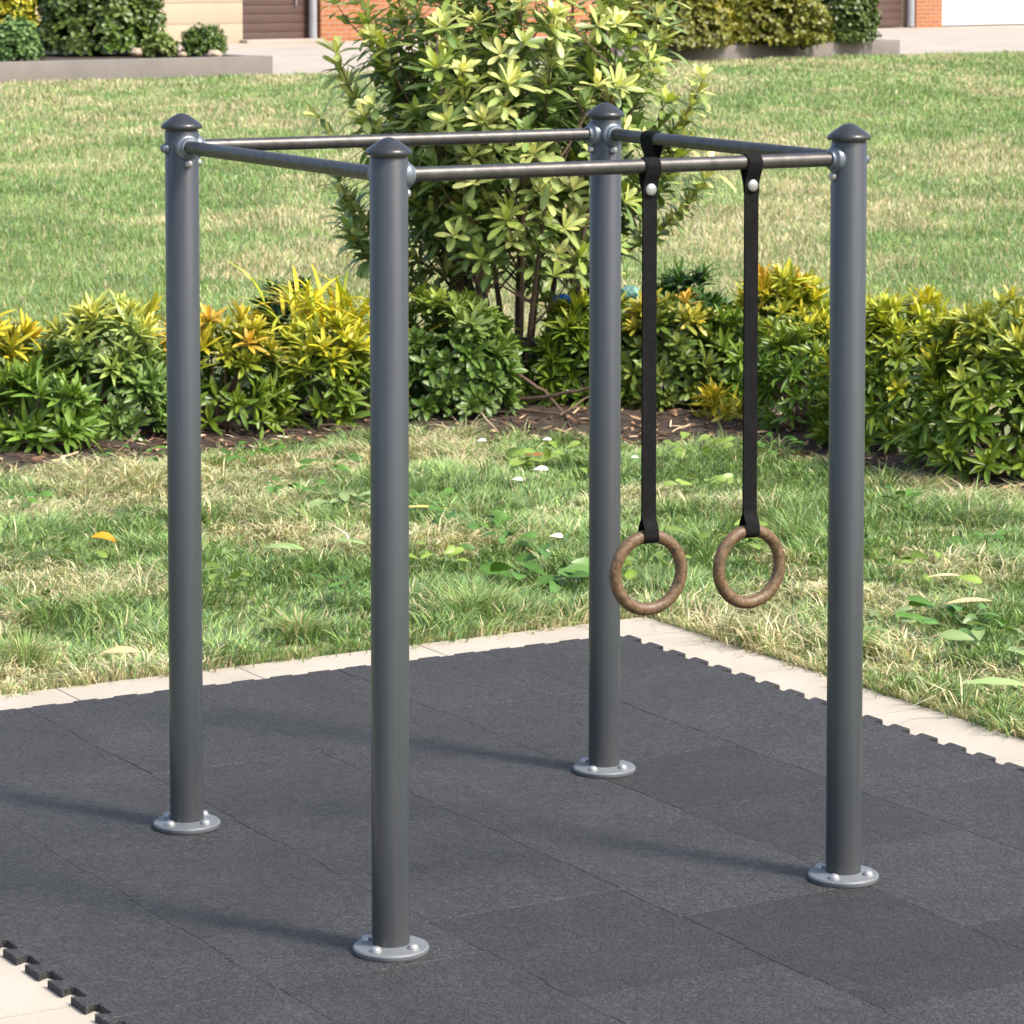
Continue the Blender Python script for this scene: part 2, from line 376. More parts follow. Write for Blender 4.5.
for (a_, b_), lab in barlab.items():
    p0, p1 = PP[a_]-ctr+Vector((0, 0, BZ)), PP[b_]-ctr+Vector((0, 0, BZ)); d = (p1-p0).normalized()
    bm = bmesh.new(); n = 40; L = (p1-p0).length
    add_tube(bm, [p0+d*(PR*.6)+d*(L-PR*1.2)*k/n for k in range(n+1)], BR, 28)
    bar = obj('bar', bm, M['bar'], rig); bar['label'] = lab
    for p, dd in ((p0, d), (p1, -d)):
        bm = bmesh.new()
        # saddle collar hugging the post, then a short sleeve round the bar
        add_lathe(bm, [(.036, PR*.6), (.0365, PR-.0005), (.0355, PR+.003), (.032, PR+.0055), (.029, PR+.0065), (.0265, PR+.010), (.0255, PR+.016), (BR+.001, PR+.0175), (BR, PR+.0165)], p, dd, n=44)
        obj('collar', bm, M['zinc'], bar, 50)
        side = dd.cross(Vector((0, 0, 1)))
        bm = bmesh.new(); q = p+dd*(PR-.001)+Vector((0, 0, -.047))
        add_lathe(bm, [(.0115, 0), (.0115, .006), (.0095, .010), (.005, .0125), (0, .013)], q, dd, n=18)
        obj('collar_bolt', bm, M['bolt'], bar, 50)

# ------------------------------------------------------------------ straps and rings
def band(bm, path, wdir, width, thick, wfun=None):
    """webbing swept along a path in the plane normal to wdir; width along wdir"""
    n = len(path); rows = []
    for i, p in enumerate(path):
        d = (path[min(i+1, n-1)]-path[max(i-1, 0)]).normalized(); nrm = d.cross(wdir).normalized()
        w_ = width*(wfun(i/(n-1)) if wfun else 1)
        rows.append([bm.verts.new(p+wdir*(s*w_/2)+nrm*(t*thick/2)) for s, t in ((-1, 1), (1, 1), (1, -1), (-1, -1))])
    for a, b2 in zip(rows, rows[1:]):
        for k in range(4): bm.faces.new((a[k], a[(k+1) % 4], b2[(k+1) % 4], b2[k]))
    bm.faces.new(rows[0][::-1]); bm.faces.new(rows[-1])
FN = Vector((FU.y, -FU.x, 0))                # horizontal, towards the camera side of the front bar
def bez(p0, p1, p2, p3, n=10): return [(p0*(1-t)**3+p1*3*t*(1-t)**2+p2*3*t*t*(1-t)+p3*t**3) for t in [k/n for k in range(n+1)]]
def make_ring(px, ring_z, label, yawoff, n_off, tilt):
    k = (px-512)/F_PX; ck = math.cos(PITCH)
    t = (k*PF.y-PF.x)/(FU.x-k*FU.y); t *= 1.0
    P = PF+FU*t; bt = .003; zz = Vector((0, 0, 1))
    root = thing('gymnastic_ring', label, 'gym ring', (P.x, P.y, BZ), 0, 'gymnastic rings on webbing straps')
    R0, r0 = .0990, .0168
    cz = ring_z-BZ
    rr = BR+bt*.5+.0004
    rivz = -.062; top = []
    # loop over the bar: up the back, over, and down the front to the rivet
    f0 = Vector((0, 0, rivz))
    arc = [FN*(-rr*math.cos(a))+zz*(rr*math.sin(a)) for a in np.linspace(-.35, PI+.35, 22)]
    back0 = f0-FN*(bt*.5+.0003)-zz*.02
    path = [back0]+bez(back0, back0+zz*.03, arc[0]-zz*.025-FN*.001, arc[0], 8)[1:]+arc[1:]+bez(arc[-1], arc[-1]-zz*.022, f0+FN*(bt*1.6)+zz*.03, f0+FN*(bt*1.2), 8)[1:]+[f0+FN*(bt*1.2)-zz*.02]
    # long run + ring loop
    rt = cz+R0; rq = r0+bt*.5+.0006
    joinz = rt+.062
    b1 = Vector((0, 0, joinz))-FN*(bt*.55); f1 = Vector((0, 0, joinz))+FN*(bt*.55)
    arc2 = [FN*(-rq*math.cos(a))+zz*(rt-rq*math.sin(a)) for a in np.linspace(-.30, PI+.30, 22)]
    top2 = Vector((0, 0, rivz-.016))
    run = [top2-FN*(bt*.55)+(b1-top2+FN*(bt*.55))*(i/10) for i in range(10)]+bez(b1, b1-zz*.03, arc2[0]+zz*.028, arc2[0], 8)+arc2[1:]+bez(arc2[-1], arc2[-1]+zz*.028, f1-zz*.03, f1, 8)[1:]+[f1+zz*.03*i+(top2-f1-FN*0)*0 for i in (1,)]
    run += [f1+(top2+FN*(bt*.55)-f1)*(i/10) for i in range(1, 11)][1:]
    bm = bmesh.new(); band(bm, path, FU, .0445, bt)
    strap = None
    band(bm, run, FU, .0425, bt)
    strap = obj('strap', bm, M['web'], root, 40)
    bm = bmesh.new(); add_lathe(bm, [(.0165, 0), (.0165, .0035), (.0155, .006), (.011, .0085), (.006, .0097), (0, .010)], f0+FN*(bt*1.7), FN, n=28)
    obj('rivet', bm, M['bolt'], strap, 50)
    bm = bmesh.new(); nM, nm = 84, 28; vs_ = []
    C = Vector((0, 0, cz)); tl = math.radians(tilt)
    e1 = (FU*math.cos(yawoff)+FN*math.sin(yawoff)); nr = zz.cross(e1)
    e1t = e1*math.cos(tl)+zz*math.sin(tl); e2t = zz*math.cos(tl)-e1*math.sin(tl)
    for i in range(nM):
        a = 2*PI*i/nM; o_ = e1t*math.cos(a)+e2t*math.sin(a)
        vs_.append([bm.verts.new(C+o_*R0+(o_*math.cos(2*PI*j/nm)+nr*math.sin(2*PI*j/nm))*(r0*(1+.018*math.sin(3*a+tilt)))) for j in range(nm)])
    for i in range(nM):
        for j in range(nm):
            bm.faces.new((vs_[i][j], vs_[(i+1) % nM][j], vs_[(i+1) % nM][(j+1) % nm], vs_[i][(j+1) % nm]))
    obj('ring', bm, M['wood'], root, 0 or 80)
    return P
make_ring(650, .919, 'brown wooden gym ring on black strap, left of the two, overlapping the back post', .05, 0, 2)
make_ring(752, .907, 'brown wooden gym ring on black strap, right of the two, nearer the right post', -.03, 0, -3)
# short webbing loop over the right side bar
k = (652.5-512)/F_PX; d0 = PP['B']; dv = -FV
t = (k*d0.y-d0.x)/(dv.x-k*dv.y); Pq = d0+dv*t
root = thing('strap_loop', 'short black webbing loop hung over the right side bar behind the left ring strap', 'strap', (Pq.x, Pq.y, BZ))
bm = bmesh.new(); FN2 = FU; zz = Vector((0, 0, 1)); rr = BR+.0025
arc = [FN2*(-rr*math.cos(a))+zz*(rr*math.sin(a)) for a in np.linspace(-.2, PI+.2, 22)]
lo = Vector((0, 0, -.075))
path = [lo-FN2*.002-zz*.03]+bez(lo-FN2*.002, lo-FN2*.006+zz*.03, arc[0]-zz*.03, arc[0], 8)+arc[1:]+bez(arc[-1], arc[-1]-zz*.03, lo+FN2*.006+zz*.03, lo+FN2*.002, 8)[1:]+[lo+FN2*.002-zz*.03]
band(bm, path, FV, .066, .003)
lp = obj('webbing', bm, M['web'], root, 40)
bm = bmesh.new(); add_lathe(bm, [(.0125, -.006), (.0125, .004), (.008, .006), (0, .0065)], lo-zz*.012, -FV if False else FU, n=20); obj('rivet', bm, M['bolt'], root, 50)

# ------------------------------------------------------------------ leaves
ROWS = np.array([0, .22, .48, .74, .92, 1.0])
def prof_lance(t): return np.array([.16, .62, 1, .84, .42, .03])
def prof_oval(t): return np.array([.13, .55, .95, 1, .66, .06])
def prof_strap(t): return np.array([.7, .95, 1, .8, .42, .03])
PROF = dict(lance=prof_lance(0), oval=prof_oval(0), strap=prof_strap(0))
def norm(a): return a/np.maximum(np.linalg.norm(a, axis=-1, keepdims=True), 1e-9)
class Leaves:
    def __init__(s): s.d = []
    def add(s, P, D, N, L, W, C0, C1, droop=.2, prof='lance', fold=.25):
        P = np.atleast_2d(P); n = len(P); D = norm(np.atleast_2d(D)); S = norm(np.cross(D, np.atleast_2d(N))); N = np.cross(S, D)
        L = np.broadcast_to(L, n)[:, None, None]; W = np.broadcast_to(W, n)[:, None, None]; dr = np.broadcast_to(droop, n)[:, None, None]
        t = ROWS[None, :, None]; w = PROF[prof][None, :, None]
        mid = P[:, None]+D[:, None]*L*(t-.18*dr*t*t)-N[:, None]*dr*L*t*t
        e = S[:, None]*W*.5*w; up = N[:, None]*W*fold*w*.5
        v = np.stack([mid-e+up, mid, mid+e+up], 2)           # n, rows, 3, 3
        C0 = np.broadcast_to(C0, (n, 3)); C1 = np.broadcast_to(C1, (n, 3))
        c = C0[:, None]*(1-t)+C1[:, None]*t
        c = np.repeat(c[:, :, None], 3, 2); c = c*np.array([.96, 1.12, .96])[None, None, :, None]
        s.d.append((v.reshape(n, -1, 3), c.reshape(n, -1, 3)))
    def build(s, name, mat, parent=None):
        v = np.concatenate([a for a, _ in s.d]); c = np.concatenate([b_ for _, b_ in s.d]); n, k, _ = v.shape
        r = len(ROWS); q = []
        for i in range(r-1):
            for j in range(2): q.append((i*3+j, i*3+j+1, (i+1)*3+j+1, (i+1)*3+j))
        q = np.array(q); Q = (np.arange(n)[:, None, None]*k+q[None]).reshape(-1, 4)
        return np_obj(name, v.reshape(-1, 3), Q, c.reshape(-1, 3), mat, parent)
def perp(A):
    a = np.where(np.abs(A[:, 2:3]) < .9, np.array([[0, 0, 1.]]), np.array([[1., 0, 0]]))
    s = norm(np.cross(A, a)); return s, np.cross(A, s)
def rosettes(lv, P, A, nl, L, W, cin, cout, prof='lance', open_=(25, 82), droop=.22, jit=.18, fold=.25, tipmix=.35, cpow=1.0):
    """whorls: P centres, A axes; cin/cout per-rosette pigment of inner (young) and outer leaves"""
    n = len(P); A = norm(A); s, t = perp(A); ph0 = rng.random(n)*6.28
    for i in range(nl):
        f = i/max(1, nl-1); ph = ph0+i*2.4+rng.normal(0, .2, n)
        th = np.radians(open_[0]+(open_[1]-open_[0])*f**.8+rng.normal(0, 8, n))
        R = s*np.cos(ph)[:, None]+t*np.sin(ph)[:, None]
        D = A*np.cos(th)[:, None]+R*np.sin(th)[:, None]; N = A*np.sin(th)[:, None]-R*np.cos(th)[:, None]
        D = D+rng.normal(0, jit, (n, 3))*.5
        l = L*(.62+.38*f)*(1+rng.normal(0, jit, n)); wv = W*(.7+.3*f)*(1+rng.normal(0, jit*.7, n))
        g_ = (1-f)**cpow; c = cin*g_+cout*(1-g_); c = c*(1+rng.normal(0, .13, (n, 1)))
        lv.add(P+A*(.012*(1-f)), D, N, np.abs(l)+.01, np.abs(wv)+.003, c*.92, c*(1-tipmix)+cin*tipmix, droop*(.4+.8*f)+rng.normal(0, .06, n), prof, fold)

GREEN = np.array([.042, .105, .012]); OLIVE = np.array([.095, .185, .022]); LIME = np.array([.36, .42, .035]); YEL = np.array([.74, .60, .035])
GOLD = np.array([.74, .52, .05]); ORNG = np.array([.72, .27, .04]); DEEP = np.array([.02, .055, .012]); PALE = np.array([.36, .44, .16]); CREAM = np.array([.86, .83, .32]); SAGE = np.array([.095, .17, .045]); DRY = np.array([.42, .27, .12])

def stems_bm(base, tips, r0=.012, r1=.004, sag=.1):
    bm = bmesh.new()
    for tp in tips:
        b0 = base+Vector((random.uniform(-.06, .06), random.uniform(-.06, .06), 0)); tp = Vector(tp)
        m1 = b0.lerp(tp, .45)+Vector((random.uniform(-sag, sag)*.5, random.uniform(-sag, sag)*.5, .06))
        add_tube(bm, bez(b0, b0.lerp(m1, .6)+Vector((0, 0, .05)), m1, tp, 6), [r0+(r1-r0)*i/6 for i in range(7)], 6)
    return bm
def mound(name, label, cat, group, px, pbase, wpx, ptop, style, seed, depth_ratio=.8, dens=1.0, z0=-.01, stems=True, push=0.0):
    """a rounded shrub standing where the photo shows it; width and height from the picture, depth of its own"""
    g = G(px, pbase, z0); sc = F_PX/g.y
    w = wpx/sc/2; dep = w*depth_ratio; hgt = (pbase-ptop)/sc*.94
    c = Vector((g.x, g.y+dep*.75+push, z0))
    root = thing(name, label, cat, c, 0, group)
    area = w*hgt*4+w*dep*2
    n = int(dens*area*style.get('n', 120)*1.12)
    lv = Leaves()
    # points over a lumpy dome, biased to its outer shell
    d = norm(rng.normal(0, 1, (n, 3))); d[:, 2] = np.abs(d[:, 2])*1.15-.12; d = norm(d)
    rad = .60+.40*rng.random(n)**.45
    lump = 1+.16*(fbm(d[:, 0]*2.4+seed, d[:, 1]*2.4+d[:, 2]*2, seed)-.5)*2
    e = .82
    sg = np.sign(d)*np.abs(d)**e; P = sg*rad[:, None]*lump[:, None]
    P[:, 0] *= w*.90; P[:, 1] *= dep*.90; P[:, 2] = np.maximum(P[:, 2], -.02)*hgt*.80+.15*hgt
    A = norm(d*np.array([1, 1, 1.0])+np.array([0, 0, .42])+rng.normal(0, .25, (n, 3)))
    hfrac = np.clip(P[:, 2]/hgt, 0, 1)
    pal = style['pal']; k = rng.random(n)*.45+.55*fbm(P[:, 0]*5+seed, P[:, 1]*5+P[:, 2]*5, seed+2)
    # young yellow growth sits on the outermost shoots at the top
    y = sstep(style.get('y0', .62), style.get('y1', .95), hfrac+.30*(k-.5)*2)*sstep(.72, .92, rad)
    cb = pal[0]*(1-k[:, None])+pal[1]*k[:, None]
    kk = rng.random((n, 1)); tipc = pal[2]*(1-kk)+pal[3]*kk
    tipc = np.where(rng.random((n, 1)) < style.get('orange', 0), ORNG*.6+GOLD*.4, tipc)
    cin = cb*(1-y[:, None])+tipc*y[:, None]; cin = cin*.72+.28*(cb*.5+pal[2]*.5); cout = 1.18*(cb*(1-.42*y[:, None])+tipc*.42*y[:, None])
    L = style['L']*1.02*(.7+.55*rng.random(n)); W = style['W']*.84
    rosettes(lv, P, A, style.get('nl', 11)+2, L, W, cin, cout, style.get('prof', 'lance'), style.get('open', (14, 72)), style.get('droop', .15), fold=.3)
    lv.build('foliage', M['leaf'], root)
    if stems:
        pick = rng.choice(n, min(n, 16), replace=False)
        obj('stem', stems_bm(Vector((0, 0, -.03)), [tuple(P[i]*.9) for i in pick]), M['bark'], root)
    return root
HG = 'low hedge shrubs along the planting bed'
S = lambda **k: k
st_olive = S(L=.125, W=.030, pal=(GREEN*1.1, OLIVE, LIME, YEL), y0=.55, y1=.95, n=105, nl=11)
st_yel = S(L=.135, W=.030, pal=(GREEN*1.1, OLIVE, YEL, LIME), y0=.42, y1=.86, n=100, nl=11)
st_orange = S(L=.125, W=.030, pal=(GREEN, OLIVE*1.05, YEL, GOLD), y0=.45, y1=.85, n=105, nl=11, orange=.10)
st_green = S(L=.105, W=.034, pal=(GREEN*1.1, SAGE*.9, LIME, PALE), y0=.6, y1=1.0, n=125, nl=12, prof='oval')
st_deep = S(L=.12, W=.026, pal=(DEEP, GREEN, GREEN*1.2, OLIVE), y0=.8, y1=1.1, n=95, nl=12)
st_bright = S(L=.15, W=.034, pal=(np.array([.065, .15, .018]), np.array([.13, .22, .03]), LIME*.8, PALE), y0=.8, y1=1.1, n=85, nl=12)
st_pale = S(L=.13, W=.030, pal=(SAGE, OLIVE*1.1, PALE*1.25, YEL), y0=.45, y1=.9, n=105, nl=12)
mound('hedge_shrub', 'orange-tinged shrub cut off by the left edge of the photo, behind a bright green plant', 'shrub', HG, -22, 452, 115, 305, st_orange, 1, push=.1)
mound('hedge_shrub', 'sage-green hedge shrub with yellow tips between the left edge and the left post', 'shrub', HG, 95, 448, 165, 300, st_pale, 2, push=.08)
mound('low_plant', 'low bright green plant at the soil edge in the far left of the photo', 'plant', None, 36, 460, 110, 366, st_bright, 3, .8, .9)
mound('hedge_shrub', 'hedge shrub topped with orange leaves just right of the left post', 'shrub', HG, 215, 440, 140, 304, st_orange, 4)
mound('hedge_shrub', 'yellow-green shrub base beneath the arching yellow strap leaves', 'shrub', HG, 322, 432, 118, 318, st_yel, 5)
mound('hedge_shrub', 'dark green pointed shoots rising behind the yellow strap leaves', 'shrub', HG, 278, 398, 70, 282, st_deep, 6, push=.5)
mound('hedge_shrub', 'rounded bright green shrub right of the front post, below the tall shrub', 'shrub', HG, 448, 424, 152, 288, st_green, 7)
mound('hedge_shrub', 'small yellow-green shrub beside the bare twigs, half behind the back post', 'shrub', HG, 588, 416, 118, 292, dict(st_yel, y0=.7, y1=1.05), 8, push=.1)
mound('hedge_shrub', 'round-leaved green shrub with orange top leaves, behind the left ring strap', 'shrub', HG, 676, 418, 145, 290, dict(st_green, pal=(GREEN*1.1, SAGE*.9, GOLD, YEL), y0=.72, y1=.98, orange=.15), 9)
mound('hedge_shrub', 'dark green shoots behind the orange-topped shrub between the two ring straps', 'shrub', HG, 690, 392, 92, 270, st_deep, 10, push=.55)
mound('hedge_shrub', 'golden-topped shrub standing behind the right ring strap', 'shrub', HG, 790, 412, 115, 268, dict(st_yel, orange=.12), 11, push=.35)
mound('hedge_shrub', 'narrow-leaved green shrub between the right ring strap and the right post', 'shrub', HG, 806, 440, 118, 305, dict(st_olive, y0=.7, L=.11, W=.022), 12)
mound('hedge_shrub', 'yellow-topped shrub just right of the right post', 'shrub', HG, 905, 460, 165, 288, st_yel, 13)
mound('hedge_shrub', 'large pale green and yellow shrub cut off by the right edge of the photo', 'shrub', HG, 1005, 488, 175, 290, dict(st_pale, pal=(GREEN*1.1, OLIVE*1.1, YEL, PALE*1.2), y0=.55, y1=.95), 14)
mound('hedge_shrub', 'small green shrub with lime tips filling the gap just left of the right ring strap', 'shrub', HG, 738, 418, 78, 302, dict(st_olive, y0=.7), 16)
mound('low_plant', 'small brownish yellow sprig on the soil left of the right ring strap', 'plant', None, 726, 428, 50, 396, S(L=.13, W=.025, pal=(OLIVE, YEL*.6, YEL*.8, GOLD*.7), y0=.1, y1=.5, n=160, nl=9), 15, stems=False)

# arching yellow strap-leaved plant
g = G(322, 424); root = thing('strap_leaf_plant', 'bright yellow plant with long arching strap leaves left of the front post', 'plant', (g.x, g.y+.30, 0))
lv = Leaves(); n = 170
P = np.stack([rng.normal(0, .15, n), rng.normal(0, .09, n), .42+.2*rng.random(n)], 1); ph = rng.random(n)*6.28
th = np.radians(rng.uniform(8, 62, n)); D = np.stack([np.sin(th)*np.cos(ph), np.sin(th)*np.sin(ph), np.cos(th)], 1)
N = np.stack([-np.cos(th)*np.cos(ph), -np.cos(th)*np.sin(ph), np.sin(th)], 1)
c = YEL*(.75+.5*rng.random((n, 1))); mx = rng.random((n, 1)) < .35; c = np.where(mx, LIME*1.15, c)
lv.add(P, D, N, rng.uniform(.20, .36, n), rng.uniform(.018, .028, n), c*.75+LIME*.2, c, rng.uniform(.3, .95, n), 'strap', .3)
n = 40; P = np.stack([rng.normal(.12, .1, n), rng.normal(-.1, .06, n), .1+.2*rng.random(n)], 1); D = np.stack([rng.normal(.5, .5, n), rng.normal(-.4, .3, n), rng.normal(.1, .4, n)], 1)
lv.add(P, D, np.array([[0, 0, 1.]]*n), rng.uniform(.12, .26, n), .014, DRY*1.2, DRY*1.4, .3, 'strap', .2)
lv.build('foliage', M['leaf'], root)
obj('stem', stems_bm(Vector((0, 0, -.03)), [(random.uniform(-.16, .16), random.uniform(-.1, .1), .5) for _ in range(12)]), M['bark'], root)

# ------------------------------------------------------------------ tall shrub with bare stems
tb = Vector((.03, 18.75, 0.0))
root = thing('tall_shrub', 'tall glossy-leaved shrub with bare brown stems and pale yellow new shoots behind the frame', 'shrub', tb)
bm = bmesh.new(); lv = Leaves(); tipsP, tipsA = [], []; crownc = Vector((0, 0, 1.45))
def inside(p): return ((p.x+.12)/1.0)**2+(p.y/.98)**2+((p.z-1.72)/1.2)**2
for i in range(20):
    a = 2*PI*i/20+random.uniform(-.2, .2); lean = random.uniform(.12, .62)
    b0 = Vector((math.cos(a)*.17*random.uniform(.3, 1.6), math.sin(a)*.14, -.03)); Lm = random.uniform(1.4, 2.35)
    d = Vector((math.cos(a)*lean, math.sin(a)*lean*.9, 1)).normalized()
    while inside(b0+d*Lm) > .98 and Lm > .6: Lm *= .95
    e = b0+d*Lm; m1 = b0+d*Lm*.35+Vector((random.uniform(-.06, .06), random.uniform(-.06, .06), -.02)); m2 = b0+d*Lm*.7+Vector((random.uniform(-.09, .09), random.uniform(-.09, .09), 0))
    pts = bez(b0, m1, m2, e, 9); add_tube(bm, pts, [.021-.0016*k for k in range(10)], 7)
    for k in (6, 7, 8, 9): tipsP.append(pts[k]); tipsA.append((d+Vector((random.uniform(-.3, .3), random.uniform(-.3, .3), .2))).normalized())
    for k in range(3, 10):
        for r in range(2):
            aa = random.uniform(0, 6.28); p0 = pts[k]
            dd = (d*.55+Vector((math.cos(aa)*.85, math.sin(aa)*.85, random.uniform(.0, .8)))).normalized()
            l = random.uniform(.22, .58); e2 = p0+dd*l+Vector((0, 0, .08))
            if inside(e2) > 1.06 or e2.z < .72+.12*abs(e2.x): continue
            q = bez(p0, p0+dd*l*.4, p0+dd*l*.8-Vector((0, 0, .02)), e2, 5); add_tube(bm, q, [.008-.0011*j for j in range(6)], 5)
            tipsP.append(e2); tipsA.append(((q[-1]-q[-2]).normalized()*.6+Vector((0, 0, .5))+(e2-crownc).normalized()*.35).normalized())
            if random.random() < .45: tipsP.append(q[3]); tipsA.append((dd+Vector((random.uniform(-.6, .6), random.uniform(-.6, .6), .6))).normalized())
# long wands that break the outline
wands = [(-1.02, -.2, 1.98), (-.92, .0, 2.42), (-.72, -.3, 2.55), (-.42, -.1, 2.72), (.0, -.3, 2.7), (.35, -.2, 2.66), (.62, .0, 2.55), (.85, -.2, 2.40), (1.05, -.1, 1.83), (1.08, -.3, 1.33), (-1.0, -.2, 1.25), (-.93, -.35, .98), (-.98, .1, 1.05), (.85, .1, 2.12), (.93, -.1, 1.45), (-.85, -.4, 1.62), (.2, -.8, 2.2), (-.3, -.85, 1.9)]
for _ in range(12): wands.append((random.uniform(-.8, .6), random.uniform(-.5, .5), random.uniform(2.2, 2.8)))
for w3 in wands:
    e = Vector(w3); s0 = Vector((e.x*.35, e.y*.4, min(1.2, e.z*.55)))
    pts = bez(s0, s0.lerp(e, .35)+Vector((e.x*.12, 0, -.04)), s0.lerp(e, .75)+Vector((e.x*.08, 0, -.06)), e, 10); add_tube(bm, pts, [.009-.0006*k for k in range(11)], 5)
    for k in range(2, 11): tipsP.append(pts[k]); tipsA.append(((pts[k]-pts[k-1]).normalized()+Vector((random.uniform(-.3, .3), random.uniform(-.3, .3), .3))).normalized())
obj('stem', bm, M['bark'], root)
TP = np.array(tipsP); TA = np.array(tipsA); n = len(TP)
dc = (TP-np.array([0, 0, 1.5]))/np.array([1.05, .95, 1.1]); rr_ = np.linalg.norm(dc, axis=1)
yy = sstep(.60, .88, rr_+.12*rng.normal(0, 1, n))*sstep(.6, 1.7, TP[:, 2]+.45*rng.normal(0, 1, n))
base_c = np.array([.09, .16, .04])*(1-rng.random((n, 1))*.4)+np.array([.11, .15, .055])*rng.random((n, 1))
newc = np.where(rng.random((n, 1)) < .6, CREAM, np.array([.56, .62, .11])); midc = np.array([.25, .37, .10])
yy = np.maximum(np.minimum(1, yy*1.15), .7*(rng.random(n) < .28)); cin = base_c*(1-yy[:, None])*1.0+newc*yy[:, None]; cin = np.where(yy[:, None] < .35, base_c*.5+midc*.5, cin); cout = (base_c*.75+midc*.25)*(1-.14*yy[:, None])+newc*.14*yy[:, None]
rosettes(lv, TP, TA, 11, .150*(.72+.5*rng.random(n)), .042, cin, cout, 'oval', (12, 84), .16, .14, .22, .2, 1.15)
# broad open whorls on the front face of the crown
nf = 38; fa = rng.uniform(-1.25, 1.15, nf); fz = rng.uniform(.72, 2.3, nf); fr = np.sqrt(np.clip(1-((fz-1.72)/1.25)**2, .1, 1))*rng.uniform(.9, 1.08, nf)
FP = np.stack([-.12+np.sin(fa)*fr*.98, -np.cos(fa)*fr*.95, fz], 1); FA = np.stack([np.sin(fa)*.8, -np.cos(fa)*.8, rng.uniform(.5, 1.1, nf)], 1)
fk = rng.random((nf, 1)); rosettes(lv, FP, FA, 10, rng.uniform(.115, .165, nf), .036, CREAM*.85*fk+np.array([.46, .56, .12])*(1-fk), np.array([.085, .155, .04])*(.75+.5*rng.random((nf, 1))), 'oval', (18, 84), .16, .14, .24, .12, .85)
# leaves set along each shoot below its whorl
for k in range(1, 5):
    m_ = rng.random(n) < .7; sP = TP[m_]-TA[m_]*(.028*k+.01); rosettes(lv, sP, TA[m_], 2, .135*(.8+.4*rng.random(m_.sum())), .042, cout[m_]*1.05, cout[m_], 'oval', (55, 92), .2, .16, .22, .1)
print('tall shrub shoots', n)
lv.build('foliage', M['leaf'], root)

# ------------------------------------------------------------------ bed litter, twigs, plastic scraps
lv = Leaves(); n = 3600
x = rng.uniform(-4.2, 4.2, n); t = rng.random(n)**1.6; f0 = bed_front(x); y = f0+.0+t*(bed_back(x)-f0)*.8
z = -.024+.05*np.sin(PI*np.minimum(1, t*.8))**.7+.02
a = rng.random(n)*6.28
D = np.stack([np.cos(a), np.sin(a), rng.normal(0, .2, n)], 1)
cs = np.array([[.30, .19, .11], [.16, .09, .055], [.45, .33, .2], [.09, .05, .035], [.55, .45, .32]]); ci = rng.choice(5, n, p=[.22, .34, .12, .27, .05]); c = cs[ci]
lv.add(np.stack([x, y, z], 1), D, np.array([[0, 0, 1.]]*n)+rng.normal(0, .3, (n, 3)), rng.uniform(.025, .09, n), rng.uniform(.008, .022, n), c, c*1.1, rng.normal(0, .12, n), 'strap', .3)
tag(lv.build('wood_chips', M['litter']), 'brown wood chips and dry leaf bits covering the bed soil', 'mulch', kind='stuff')
def twig(pts, r, label, mat='bark'):
    bm = bmesh.new(); P3 = [G(a_, b_, z_) for a_, b_, z_ in pts]
    q = []
    for i in range(len(P3)-1): q += [P3[i].lerp(P3[i+1], k/4)+Vector((0, 0, random.uniform(-.006, .006))) for k in range(4)]
    q.append(P3[-1]); add_tube(bm, q, [r*(1-.5*k/len(q)) for k in range(len(q))], 6)
    tag(obj('fallen_twig', bm, M[mat]), label, 'twig', 'dry twigs on the planting bed')
M['straw'] = surf('dry_straw', (.42, .31, .19), (.58, .46, .30), 10, .8)
twig([(430, 425, .03), (455, 428, .04)], .009, 'short pale stick on the soil below the round green shrub', 'straw')
twig([(476, 408, .06), (498, 432, .03)], .008, 'tan stick lying diagonally at the soil edge near mid bed', 'straw')
twig([(512, 370, .25), (545, 392, .14), (566, 416, .03), (570, 426, .02)], .010, 'long brown twig bending down to the soil left of the back post')
twig([(506, 400, .08), (545, 398, .12), (590, 388, .2)], .016, 'thick reddish brown branch lying behind the back post')
twig([(520, 410, .05), (560, 414, .05), (590, 396, .12)], .008, 'thin forked twig under the small yellow-green shrub')
twig([(80, 438, .06), (118, 452, .03), (140, 430, .1)], .008, 'bent brown twig under the sage-green shrub at left')
twig([(52, 462, .02), (78, 452, .03)], .009, 'pale stick at the soil edge near the bright green plant', 'straw')
twig([(320, 425, .04), (365, 428, .04)], .009, 'brown stick just left of the front post', 'bark')
twig([(690, 424, .03), (672, 432, .02)], .007, 'pale stick on the soil between the ring straps', 'straw')
twig([(980, 452, .1), (1010, 462, .08), (1024, 476, .05)], .006, 'thin pale twig curling at the right edge under the last shrub', 'straw')
twig([(803, 388, .12), (829, 360, .3)], .006, 'long pale straw leaning in the hedge beside the right post', 'straw')
def crumple(name, px, py, z, r, mat, label, cat, sq=(1, .6, .7), seed=0):
    bm = bmesh.new(); bmesh.ops.create_icosphere(bm, subdivisions=3, radius=r)
    for v in bm.verts:
        p = v.co/r; k = 1+.45*(float(fbm(p.x*2.2+seed, p.y*2.2+p.z*2.7, seed))-.5)*2; v.co = Vector((v.co.x*sq[0], v.co.y*sq[1], v.co.z*sq[2]))*k
    o = obj(name, bm, M[mat], smooth=25); o.location = G(px, py, z); return tag(o, label, cat)
